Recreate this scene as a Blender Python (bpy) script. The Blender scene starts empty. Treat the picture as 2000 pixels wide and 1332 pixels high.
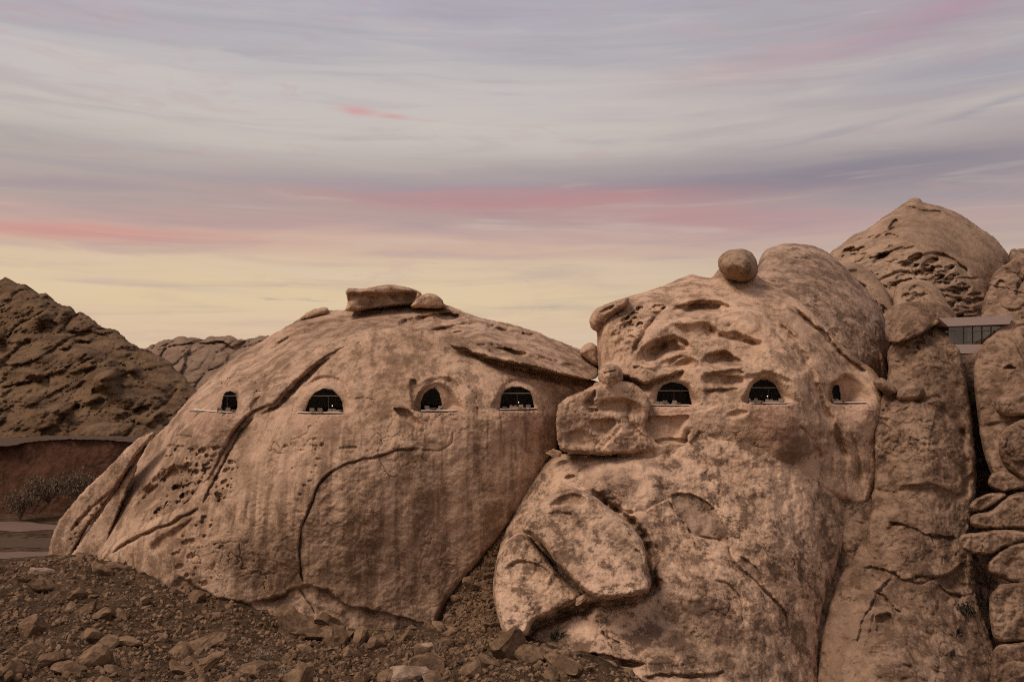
import bpy, math, random
import numpy as np
from mathutils import Vector

# ---------------------------------------------------------------- camera, sky, sun, exposure
F, HY, HC = 1667.0, 740.0, 42.0        # focal length in photo pixels, horizon row, camera height
SC = bpy.context.scene
COL = SC.collection
cam_d = bpy.data.cameras.new('camera'); cam = bpy.data.objects.new('camera', cam_d); COL.objects.link(cam)
cam.location = (0, 0, HC); cam.rotation_euler = (math.radians(90), 0, 0)
cam_d.sensor_width = 36.0; cam_d.lens = 36.0 * F / 2000.0; cam_d.shift_y = (HY - 666) / 2000.0
cam_d.clip_start = 0.5; cam_d.clip_end = 12000
SC.camera = cam
SC.view_settings.view_transform = 'Standard'; SC.view_settings.look = 'None'
SC.view_settings.exposure = 0.0; SC.view_settings.gamma = 1.0

SC.cycles.max_bounces = 3; SC.cycles.diffuse_bounces = 2; SC.cycles.transparent_max_bounces = 6; SC.cycles.use_adaptive_sampling = True; SC.cycles.adaptive_threshold = 0.02; SC.cycles.use_denoising = False; SC.cycles.pixel_filter_type = 'BLACKMAN_HARRIS'; SC.cycles.filter_width = 1.1; SC.cycles.sample_clamp_indirect = 1.5

def lin(r, g, b):
    f = lambda c: ((c / 255 + 0.055) / 1.055) ** 2.4 if c > 10 else c / 255 / 12.92
    return (f(r), f(g), f(b))

class NT:
    """small helper to write node maths"""
    def __init__(s, tree): s.t = tree
    def n(s, kind, **k):
        o = s.t.nodes.new(kind)
        for a, v in k.items(): setattr(o, a, v)
        return o
    def link(s, v, sock):
        if hasattr(v, 'is_linked') or isinstance(v, bpy.types.NodeSocket): s.t.links.new(v, sock)
        else: sock.default_value = v
    def m(s, op, a, b=0.0, c=None, clamp=False):
        o = s.n('ShaderNodeMath', operation=op); o.use_clamp = clamp
        s.link(a, o.inputs[0]); s.link(b, o.inputs[1])
        if c is not None: s.link(c, o.inputs[2])
        return o.outputs[0]
    def step(s, x, lo, hi):
        o = s.n('ShaderNodeMapRange', interpolation_type='SMOOTHSTEP')
        s.link(x, o.inputs[0]); s.link(lo, o.inputs[1]); s.link(hi, o.inputs[2])
        return o.outputs[0]
    def mix(s, f, a, b, blend='MIX'):
        o = s.n('ShaderNodeMix', data_type='RGBA', blend_type=blend)
        s.link(f, o.inputs[0])
        for v, i in ((a, 6), (b, 7)):
            if isinstance(v, tuple): v = (*v, 1.0) if len(v) == 3 else v
            s.link(v, o.inputs[i])
        return o.outputs[2]
    def noise(s, vec, scale, detail=4.0, rough=0.55, dist=0.0):
        o = s.n('ShaderNodeTexNoise'); s.link(vec, o.inputs['Vector'])
        o.inputs['Scale'].default_value = scale; o.inputs['Detail'].default_value = detail
        o.inputs['Roughness'].default_value = rough; o.inputs['Distortion'].default_value = dist
        return o.outputs[0]
    def vec(s, x, y, z):
        o = s.n('ShaderNodeCombineXYZ')
        for i, v in enumerate((x, y, z)): s.link(v, o.inputs[i])
        return o.outputs[0]
    def scale(s, v, xyz):
        o = s.n('ShaderNodeVectorMath', operation='MULTIPLY'); s.link(v, o.inputs[0]); o.inputs[1].default_value = xyz
        return o.outputs[0]

SUN_EL, SUN_AZ = math.radians(54), math.radians(-112)     # azimuth from +Y (view direction), negative = left, beyond -90 = behind the camera
SUN_DIR = Vector((math.sin(SUN_AZ) * math.cos(SUN_EL), math.cos(SUN_AZ) * math.cos(SUN_EL), math.sin(SUN_EL)))

def build_world():
    w = bpy.data.worlds.new('World'); SC.world = w; w.use_nodes = True
    t = w.node_tree; t.nodes.clear(); N = NT(t)
    co = N.n('ShaderNodeTexCoord').outputs['Generated']
    sp = N.n('ShaderNodeSeparateXYZ'); t.links.new(co, sp.inputs[0])
    x, y, z = sp.outputs
    az = N.m('ARCTAN2', x, y)
    hor = N.m('SQRT', N.m('ADD', N.m('MULTIPLY', x, x), N.m('MULTIPLY', y, y)))
    el = N.m('ARCTAN2', z, hor)
    # cloud sheet coordinates: stretched along the horizon
    cv = N.vec(N.m('MULTIPLY', az, 1.6), N.m('MULTIPLY', el, 13.0), 0.0)
    n1 = N.noise(cv, 1.3, 5, 0.5, 0.5)
    n2 = N.noise(N.vec(N.m('MULTIPLY', az, 5.0), N.m('MULTIPLY', el, 60.0), 3.0), 0.9, 6, 0.55, 0.6)
    n3 = N.noise(N.vec(N.m('MULTIPLY', az, 14.0), N.m('MULTIPLY', el, 60.0), 7.0), 1.0, 5, 0.6, 1.0)
    c1 = N.m('SUBTRACT', n1, 0.5); c2 = N.m('SUBTRACT', n2, 0.5); c3 = N.m('SUBTRACT', n3, 0.5)
    elw = N.m('ADD', el, N.m('MULTIPLY', c1, 0.035))
    elw = N.m('ADD', elw, N.m('MULTIPLY', c2, 0.012))
    ramp = N.n('ShaderNodeValToRGB'); cr = ramp.color_ramp; cr.interpolation = 'EASE'
    t.links.new(N.m('DIVIDE', elw, math.radians(60), clamp=True), ramp.inputs[0])
    def e_of(py): return math.atan((HY - py) / F) / math.radians(60)
    stops = [(740, (222, 198, 170)), (655, (224, 195, 164)), (585, (227, 201, 163)), (525, (222, 196, 166)), (495, (212, 180, 160)),
             (465, (204, 172, 160)), (415, (180, 164, 158)), (345, (184, 172, 166)), (275, (204, 194, 187)),
             (190, (201, 193, 190)), (110, (186, 181, 186)), (20, (180, 175, 185))]
    el_ = cr.elements
    while len(el_) > 1: el_.remove(el_[0])
    el_[0].position = 0.0; el_[0].color = (*lin(*stops[0][1]), 1)
    for py, c in stops[1:]:
        e = el_.new(e_of(py)); e.color = (*lin(*c), 1)
    e = el_.new(0.75); e.color = (*lin(168, 168, 184), 1)
    e = el_.new(1.0); e.color = (*lin(160, 163, 182), 1)
    col = ramp.outputs[0]
    # the sky is dimmer and bluer away from the sunset (to the right)
    away = N.step(az, -0.12, 0.62)
    col = N.mix(N.m('MULTIPLY', away, 0.50), col, lin(164, 152, 156))
    # single cloud streaks and banks: (photo px, py, half-length, half-height, slope, colour, strength, roughness)
    azS = N.m('MULTIPLY_ADD', c3, 0.012, az); azS = N.m('MULTIPLY_ADD', c2, 0.010, azS)
    elS = N.m('MULTIPLY_ADD', c3, 0.010, el); elS = N.m('MULTIPLY_ADD', c2, 0.006, elS)
    azB = N.m('MULTIPLY_ADD', c3, 0.06, az)
    elB = N.m('MULTIPLY_ADD', c1, 0.040, el); elB = N.m('MULTIPLY_ADD', c2, 0.030, elB)
    def streak(col, px, py, hl, hh, slope, rgb, k):
        a0 = math.atan((px - 1000) / F); e0 = math.atan((HY - py) / F * math.cos(a0))
        sa = hl / F * math.cos(a0) ** 2; se = hh / F * math.cos(a0)
        A, E = (azB, elB) if hh > 10.5 or hl > 400 else (azS, elS)
        da = N.m('MULTIPLY_ADD', A, 1 / sa, -a0 / sa)
        de = N.m('MULTIPLY_ADD', E, 1 / se, (-e0 + a0 * slope) / se)
        if abs(slope) > 1e-3: de = N.m('MULTIPLY_ADD', az, -slope / se, de)
        r2 = N.m('MULTIPLY_ADD', da, da, N.m('MULTIPLY', de, de))
        f = N.m('MULTIPLY', N.m('POWER', math.exp(-1.0), r2), k)
        return N.mix(f, col, lin(*rgb))
    S = [(1560, 350, 640, 36, 0.01, (138, 131, 142), 0.95), (850, 362, 420, 20, 0.0, (166, 150, 158), 0.7),
         (1000, 392, 420, 20, 0.0, (194, 140, 140), 0.95), (520, 425, 500, 26, 0.03, (190, 158, 153), 0.75), (1350, 425, 360, 22, -0.05, (190, 146, 146), 0.85),
         (130, 446, 420, 12, 0.02, (211, 150, 140), 0.85), (110, 356, 190, 10, 0.08, (172, 154, 158), 0.8), (780, 474, 420, 12, -0.02, (214, 182, 160), 0.6),
         (1850, 20, 260, 28, 0.16, (178, 148, 162), 0.75), (1600, 78, 200, 16, 0.12, (190, 164, 170), 0.6), (1420, 145, 150, 26, 0.06, (190, 170, 171), 0.7),
         (1960, 200, 110, 6, 0.16, (152, 151, 164), 0.75), (1620, 262, 150, 5, 0.14, (168, 162, 166), 0.65), (1950, 130, 300, 40, 0.0, (162, 160, 174), 0.6),
         (450, 98, 560, 9, 0.0, (178, 173, 177), 0.7), (1350, 88, 420, 8, -0.02, (174, 171, 178), 0.55), (150, 20, 260, 22, 0.03, (186, 173, 177), 0.6),
         (700, 217, 34, 7, -0.06, (214, 160, 158), 0.85), (766, 229, 30, 3.5, -0.05, (212, 166, 160), 0.8), (840, 239, 24, 2.2, 0.0, (206, 178, 168), 0.6),
         (680, 270, 90, 5, 0.06, (188, 179, 176), 0.6), (190, 549, 95, 5, 0.03, (208, 182, 162), 0.8), (330, 560, 160, 8, -0.06, (212, 186, 162), 0.8),
         (560, 556, 150, 3, 0.03, (214, 186, 158), 0.7), (530, 585, 24, 2.2, 0.0, (194, 176, 160), 0.85), (605, 586, 32, 2.2, -0.04, (196, 178, 162), 0.75), (1080, 598, 24, 2.6, 0.0, (194, 178, 160), 0.65)]
    for a in S: col = streak(col, *a)
    col = N.mix(N.m('MULTIPLY', N.step(n2, 0.46, 0.70), 0.28), col, lin(158, 148, 156))
    col = N.mix(N.m('MULTIPLY', N.step(n2, 0.48, 0.30), 0.22), col, lin(214, 203, 192))
    col = N.mix(N.m('MULTIPLY', N.m('MULTIPLY', N.step(n3, 0.50, 0.68), N.step(n1, 0.42, 0.6)), 0.22), col, lin(196, 158, 158))
    # below the horizon: distant desert haze
    col = N.mix(N.step(el, 0.0, -0.12), col, lin(96, 74, 60))
    bg = N.n('ShaderNodeBackground'); t.links.new(col, bg.inputs[0]); bg.inputs[1].default_value = 1.0
    sky = N.n('ShaderNodeTexSky', sky_type='NISHITA'); sky.sun_disc = False
    sky.sun_elevation = SUN_EL; sky.sun_rotation = SUN_AZ % (2 * math.pi)
    bg2 = N.n('ShaderNodeBackground'); t.links.new(sky.outputs[0], bg2.inputs[0]); bg2.inputs[1].default_value = 0.05
    ms = N.n('ShaderNodeMixShader'); ms.inputs[0].default_value = 0.94      # high cloud veil over the clear sky
    t.links.new(bg2.outputs[0], ms.inputs[1]); t.links.new(bg.outputs[0], ms.inputs[2])
    out = N.n('ShaderNodeOutputWorld'); t.links.new(ms.outputs[0], out.inputs[0])
build_world()
SC.world.cycles.sampling_method = 'MANUAL'; SC.world.cycles.sample_map_resolution = 192

sun_d = bpy.data.lights.new('sun', 'SUN'); sun = bpy.data.objects.new('sun', sun_d); COL.objects.link(sun)
sun_d.energy = 2.3; sun_d.angle = math.radians(24); sun_d.color = (1.0, 0.86, 0.76)
sun.rotation_euler = (-SUN_DIR).to_track_quat('-Z', 'Y').to_euler(); sun.location = (0, 0, 120)

# ---------------------------------------------------------------- numeric helpers
rng = np.random.default_rng(7)
random.seed(7)
_perm = np.random.default_rng(3).permutation(256).astype(np.int32); _perm = np.concatenate([_perm, _perm, _perm])
_grad = np.random.default_rng(5).normal(size=(256, 3)).astype(np.float32); _grad /= np.linalg.norm(_grad, axis=1)[:, None]

def perlin(x, y, z):
    xi = np.floor(x).astype(np.int32); yi = np.floor(y).astype(np.int32); zi = np.floor(z).astype(np.int32)
    xf = (x - xi).astype(np.float32); yf = (y - yi).astype(np.float32); zf = (z - zi).astype(np.float32)
    xi &= 255; yi &= 255; zi &= 255
    u = xf * xf * xf * (xf * (xf * 6 - 15) + 10); v = yf * yf * yf * (yf * (yf * 6 - 15) + 10); w = zf * zf * zf * (zf * (zf * 6 - 15) + 10)
    def g(a, b, c):
        h = _perm[_perm[_perm[xi + a] + yi + b] + zi + c]
        q = _grad[h]
        return q[..., 0] * (xf - a) + q[..., 1] * (yf - b) + q[..., 2] * (zf - c)
    l = lambda a, b, t: a + t * (b - a)
    return 1.6 * l(l(l(g(0,0,0), g(1,0,0), u), l(g(0,1,0), g(1,1,0), u), v), l(l(g(0,0,1), g(1,0,1), u), l(g(0,1,1), g(1,1,1), u), v), w)

def fbm(x, y, z, octaves=4, gain=0.5, ridged=False):
    s = 0; a = 1.0; tot = 0
    for i in range(octaves):
        n = perlin(x + 17.3 * i, y + 9.1 * i, z + 5.7 * i)
        if ridged: n = 1 - 2 * np.abs(n)
        s = s + a * n; tot += a; a *= gain
        x = x * 2.03; y = y * 2.03; z = z * 2.03
    return s / tot

def coarse(fn, k, *arrs):
    """evaluate a smooth function on every k-th grid point and interpolate"""
    ny, nx = arrs[0].shape
    if min(ny, nx) < 4 * k: return fn(*arrs)
    iy = np.unique(np.append(np.arange(0, ny, k), ny - 1)); ix = np.unique(np.append(np.arange(0, nx, k), nx - 1))
    v = fn(*[a[np.ix_(iy, ix)].astype(np.float32) for a in arrs])
    fy = np.interp(np.arange(ny), iy, np.arange(len(iy))); fx = np.interp(np.arange(nx), ix, np.arange(len(ix)))
    y0 = np.minimum(fy.astype(int), len(iy) - 2); x0 = np.minimum(fx.astype(int), len(ix) - 2); ty = (fy - y0)[:, None].astype(np.float32); tx = (fx - x0)[None].astype(np.float32)
    a = v[y0] * (1 - ty) + v[y0 + 1] * ty
    return a[:, x0] * (1 - tx) + a[:, x0 + 1] * tx

def worley(x, y, seed=0):
    """distance to the nearest and second feature point, and the nearest one's id, in 2-D"""
    xi = np.floor(x).astype(np.int32); yi = np.floor(y).astype(np.int32)
    f1 = np.full(x.shape, 9.0, np.float32); f2 = f1.copy(); idd = np.zeros(x.shape, np.int32)
    for dx in (-1, 0, 1):
        for dy in (-1, 0, 1):
            cx = xi + dx; cy = yi + dy
            h = _perm[_perm[(cx + seed) & 255] + (cy & 255)]; h2 = _perm[h + 31]
            d = (cx + 0.1 + 0.8 * h / 255.0 - x) ** 2 + (cy + 0.1 + 0.8 * h2 / 255.0 - y) ** 2
            near = d < f1
            f2 = np.where(near, f1, np.minimum(f2, d)); idd = np.where(near, h, idd); f1 = np.where(near, d, f1)
    return np.sqrt(f1), np.sqrt(f2), idd

def sstep(x, a, b):
    t = np.clip((x - a) / (b - a), 0, 1); return t * t * (3 - 2 * t)

def spline(pts, closed=True, n=5):
    p = np.array(pts, float); m = len(p); out = []
    for i in range(m if closed else m - 1):
        if closed: a, b, c, d = p[i - 1], p[i], p[(i + 1) % m], p[(i + 2) % m]
        else: a, b, c, d = p[max(i - 1, 0)], p[i], p[i + 1], p[min(i + 2, m - 1)]
        for k in range(n):
            t = k / n
            out.append(0.5 * ((2 * b) + (c - a) * t + (2 * a - 5 * b + 4 * c - d) * t * t + (3 * b - a - 3 * c + d) * t ** 3))
    if not closed: out.append(p[-1])
    return np.array(out)

def poly_sdf(X, Y, poly):
    """signed distance to a closed polygon, positive inside"""
    X = np.asarray(X, np.float32); Y = np.asarray(Y, np.float32); poly = [(float(a), float(b)) for a, b in poly]
    d2 = np.full(X.shape, 1e12, np.float32); ins = np.zeros(X.shape, bool); n = len(poly)
    for i in range(n):
        ax, ay = poly[i]; bx, by = poly[(i + 1) % n]
        ex, ey = bx - ax, by - ay; L = ex * ex + ey * ey + 1e-9
        t = np.clip(((X - ax) * ex + (Y - ay) * ey) / L, 0, 1)
        d2 = np.minimum(d2, (X - ax - t * ex) ** 2 + (Y - ay - t * ey) ** 2)
        if ay != by:
            c = ((ay > Y) != (by > Y)) & (X < (bx - ax) * (Y - ay) / (by - ay) + ax); ins ^= c
    d = np.sqrt(d2); return np.where(ins, d, -d)

def inside(c, P):
    q = np.roll(P, -1, 0); k = ((P[:, 1] > c[1]) != (q[:, 1] > c[1])); k &= c[0] < (q[:, 0] - P[:, 0]) * (c[1] - P[:, 1]) / np.where(q[:, 1] == P[:, 1], 1e-9, q[:, 1] - P[:, 1]) + P[:, 0]
    return bool(k.sum() % 2)

def line_dist(X, Y, pts):
    """distance, side (+ = right-hand side of travel on the picture), and 0..1 position along an open line"""
    best = np.full(X.shape, 1e12, np.float32); side = np.zeros(X.shape, np.float32); par = np.zeros(X.shape, np.float32)
    seg = np.linalg.norm(np.diff(pts, axis=0), axis=1); cum = np.concatenate([[0], np.cumsum(seg)]); tot = cum[-1]
    for i in range(len(pts) - 1):
        ax, ay = pts[i]; bx, by = pts[i + 1]; ex, ey = bx - ax, by - ay; L = ex * ex + ey * ey + 1e-9
        t = np.clip(((X - ax) * ex + (Y - ay) * ey) / L, 0, 1)
        d = (X - ax - t * ex) ** 2 + (Y - ay - t * ey) ** 2
        m = d < best
        best = np.where(m, d, best); side = np.where(m, np.sign(ex * (Y - ay) - ey * (X - ax)), side)
        par = np.where(m, (cum[i] + t * seg[i]) / tot, par)
    return np.sqrt(best), side, par, tot

def tps(pts):
    p = np.array(pts, float); n = len(p); s = 100.0
    def K(r2): return 0.5 * r2 * np.log(r2 + 1e-9)
    xy = p[:, :2] / s
    r2 = ((xy[:, None] - xy[None]) ** 2).sum(-1)
    A = np.zeros((n + 3, n + 3)); A[:n, :n] = K(r2) + np.eye(n) * 0.02
    A[:n, n] = 1; A[:n, n + 1:] = xy; A[n, :n] = 1; A[n + 1:, :n] = xy.T
    w = np.linalg.solve(A, np.concatenate([p[:, 2], [0, 0, 0]]))
    def f(X, Y):
        X = X / s; Y = Y / s
        o = w[n] + w[n + 1] * X + w[n + 2] * Y
        for i in range(n): o = o + w[i] * K((X - xy[i, 0]) ** 2 + (Y - xy[i, 1]) ** 2)
        return o
    return f

def mesh_np(name, V, Fq, Ft=None, smooth=True, attrs=None, mats=()):
    """mesh from numpy arrays: quads Fq (n,4), triangles Ft (m,3)"""
    me = bpy.data.meshes.new(name)
    nq = 0 if Fq is None else len(Fq); nt = 0 if Ft is None else len(Ft)
    me.vertices.add(len(V)); me.vertices.foreach_set('co', np.ascontiguousarray(V, np.float32).ravel())
    loops = []
    if nq: loops.append(np.asarray(Fq, np.int32).ravel())
    if nt: loops.append(np.asarray(Ft, np.int32).ravel())
    loops = np.concatenate(loops)
    me.loops.add(len(loops)); me.loops.foreach_set('vertex_index', loops)
    starts = np.concatenate([np.arange(nq) * 4, nq * 4 + np.arange(nt) * 3]).astype(np.int32)
    me.polygons.add(nq + nt); me.polygons.foreach_set('loop_start', starts)
    me.polygons.foreach_set('use_smooth', np.full(nq + nt, smooth, bool))
    for m in mats: me.materials.append(m)
    for k, a in (attrs or {}).items():
        at = me.attributes.new(k, 'FLOAT', 'POINT'); at.data.foreach_set('value', np.ascontiguousarray(a, np.float32).ravel())
    me.update(calc_edges=True); me.validate()
    return me

def tag(o, label=None, cat=None, group=None, kind=None):
    if label: o['label'] = label
    if cat: o['category'] = cat
    if group: o['group'] = group
    if kind: o['kind'] = kind
    return o

def empty(name, loc):
    o = bpy.data.objects.new(name, None); COL.objects.link(o); o.location = loc; o.empty_display_size = 0.5
    return o

def link(name, me, parent=None, loc=(0, 0, 0)):
    o = bpy.data.objects.new(name, me); COL.objects.link(o)
    if parent is not None:
        o.parent = parent; o.location = Vector(loc) - parent.location if parent.parent is None else Vector(loc) - parent.location - parent.parent.location
    else: o.location = loc
    return o

def pt(px, py, D): return np.array([(px - 1000) / F * D, D, HC + (HY - py) / F * D])

# ---------------------------------------------------------------- materials
def rock_mat(name, tan, pale, dark, mottle=0.5, streak=0.4, speck=0.5, bump=0.5, scale=1.0):
    m = bpy.data.materials.new(name); m.use_nodes = True; t = m.node_tree; N = NT(t)
    b = t.nodes['Principled BSDF']; b.inputs['Roughness'].default_value = 0.93; b.inputs['Specular IOR Level'].default_value = 0.08
    pos = N.n('ShaderNodeNewGeometry').outputs['Position']
    def at(nm):
        a = N.n('ShaderNodeAttribute', attribute_name=nm); return a.outputs['Fac']
    big = N.noise(pos, 0.085 * scale, 5, 0.62, 0.0)
    mid = N.noise(pos, 0.30 * scale, 9, 0.76, 0.0)
    fin = N.noise(pos, 4.0 * scale, 4, 0.85)
    stv = N.noise(N.scale(pos, (1.0, 0.6, 0.06)), 0.55 * scale, 4, 0.62, 0.25)
    col = N.mix(N.step(big, 0.36, 0.64), tan, pale)
    reg = N.noise(pos, 0.034 * scale, 4, 0.65, 0.0)
    col = N.mix(N.m('MULTIPLY', N.step(reg, 0.47, 0.60), 0.45), col, tuple(0.55 * a + 0.45 * b for a, b in zip(dark, tan)))
    v = N.m('MULTIPLY_ADD', fin, 0.16, mid)                         # mid + fine grain, about 0.66 in the mean
    v = N.m('MULTIPLY_ADD', big, -0.16, v)                          # patches gather in some areas: mean about 0.5
    col = N.mix(N.m('MULTIPLY', N.step(v, 0.505, 0.555), mottle, clamp=True), col, dark)
    col = N.mix(N.m('MULTIPLY', N.step(v, 0.475, 0.425), mottle * 0.75, clamp=True), col, tuple(min(1, c * 1.22) for c in pale))
    # water streaks down the face
    col = N.mix(N.m('MULTIPLY', N.step(stv, 0.53, 0.65), streak, clamp=True), col, dark)
    col = N.mix(N.m('MULTIPLY', N.step(stv, 0.45, 0.35), streak * 0.7, clamp=True), col, pale)
    mk = N.m('MULTIPLY_ADD', mid, 1.1, -0.05)
    col = N.mix(N.m('MULTIPLY', at('varnish_shade'), N.m('ADD', mk, 0.35), clamp=True), col, dark)  # dark stains, along with shade painted on some turned-away sides
    col = N.mix(N.m('MULTIPLY', at('pale'), N.m('ADD', mk, 0.2), clamp=True), col, tuple(min(1, c * 1.2) for c in pale))
    col = N.mix(N.m('MULTIPLY', at('ochre'), N.m('ADD', mk, 0.2), clamp=True), col, (0.50, 0.30, 0.165))
    col = N.mix(N.m('MULTIPLY', at('red'), N.m('ADD', mk, 0.1), clamp=True), col, (0.36, 0.18, 0.125))
    sp = N.m('MULTIPLY_ADD', fin, speck * 2.0, 1.0 - speck)
    col = N.mix(1.0, col, N.vec(sp, sp, sp), 'MULTIPLY')
    t.links.new(col, b.inputs['Base Color'])
    h = N.noise(pos, 1.0 * scale, 8, 0.74, 0.0)
    bp = N.n('ShaderNodeBump'); bp.inputs['Strength'].default_value = bump; bp.inputs['Distance'].default_value = 0.7 / scale
    t.links.new(h, bp.inputs['Height']); t.links.new(bp.outputs[0], b.inputs['Normal'])
    return m

def plain(name, col, rough=0.8, bump=0.0, scale=8.0, metal=0.0, var=0.15):
    m = bpy.data.materials.new(name); m.use_nodes = True; t = m.node_tree; N = NT(t); b = t.nodes['Principled BSDF']
    b.inputs['Roughness'].default_value = rough; b.inputs['Metallic'].default_value = metal
    if rough > 0.75: b.inputs['Specular IOR Level'].default_value = 0.08
    pos = N.n('ShaderNodeNewGeometry').outputs['Position']
    n = N.noise(pos, scale, 5, 0.6)
    k = N.m('ADD', 1.0 - var, N.m('MULTIPLY', n, 2 * var))
    t.links.new(N.mix(1.0, col, N.vec(k, k, k), 'MULTIPLY'), b.inputs['Base Color'])
    if bump:
        bp = N.n('ShaderNodeBump'); bp.inputs['Strength'].default_value = bump; bp.inputs['Distance'].default_value = 0.1
        t.links.new(n, bp.inputs['Height']); t.links.new(bp.outputs[0], b.inputs['Normal'])
    return m

M = {}
M['dome'] = rock_mat('dome_rock', (0.402, 0.245, 0.149), (0.542, 0.350, 0.223), (0.178, 0.104, 0.060), 0.66, 0.60, 0.40, 0.55)
M['sheet'] = rock_mat('sheet_rock', (0.383, 0.235, 0.145), (0.519, 0.338, 0.218), (0.177, 0.106, 0.063), 0.66, 0.12, 0.40, 0.6)
M['face'] = rock_mat('face_rock', (0.445, 0.275, 0.169), (0.587, 0.380, 0.243), (0.201, 0.119, 0.070), 0.66, 0.20, 0.40, 0.55)
M['bulge'] = rock_mat('mottled_rock', (0.444, 0.275, 0.169), (0.608, 0.399, 0.257), (0.154, 0.091, 0.056), 0.88, 0.14, 0.48, 0.55)
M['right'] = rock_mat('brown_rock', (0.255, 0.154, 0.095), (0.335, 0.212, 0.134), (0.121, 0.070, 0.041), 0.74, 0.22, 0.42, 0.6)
M['far'] = rock_mat('far_rock', (0.340, 0.215, 0.133), (0.412, 0.268, 0.171), (0.180, 0.112, 0.070), 0.5, 0.12, 0.36, 0.55, 0.6)
M['shoulder'] = rock_mat('shoulder_rock', (0.327, 0.206, 0.132), (0.435, 0.286, 0.190), (0.163, 0.099, 0.064), 0.8, 0.15, 0.42, 0.6)
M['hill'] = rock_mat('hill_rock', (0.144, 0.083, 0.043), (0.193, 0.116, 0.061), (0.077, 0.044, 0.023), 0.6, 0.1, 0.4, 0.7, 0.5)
M['ridge'] = rock_mat('ridge_rock', (0.239, 0.150, 0.093), (0.292, 0.189, 0.121), (0.137, 0.086, 0.056), 0.5, 0.0, 0.4, 0.6, 0.35)
M['earth'] = rock_mat('red_earth', (0.094, 0.041, 0.023), (0.116, 0.055, 0.031), (0.053, 0.024, 0.014), 0.6, 0.3, 0.35, 0.4, 0.7)
M['talus'] = rock_mat('rubble_soil', (0.076, 0.043, 0.023), (0.105, 0.062, 0.034), (0.039, 0.023, 0.012), 0.8, 0.0, 0.7, 0.9, 2.0)
M['pale_stone'] = rock_mat('pale_stone', (0.300, 0.198, 0.130), (0.390, 0.265, 0.180), (0.160, 0.100, 0.066), 0.6, 0.0, 0.45, 0.5, 2.5)
M['stone'] = rock_mat('loose_stone', (0.175, 0.104, 0.057), (0.256, 0.157, 0.089), (0.094, 0.054, 0.030), 0.6, 0.0, 0.5, 0.5, 2.5)

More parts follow.
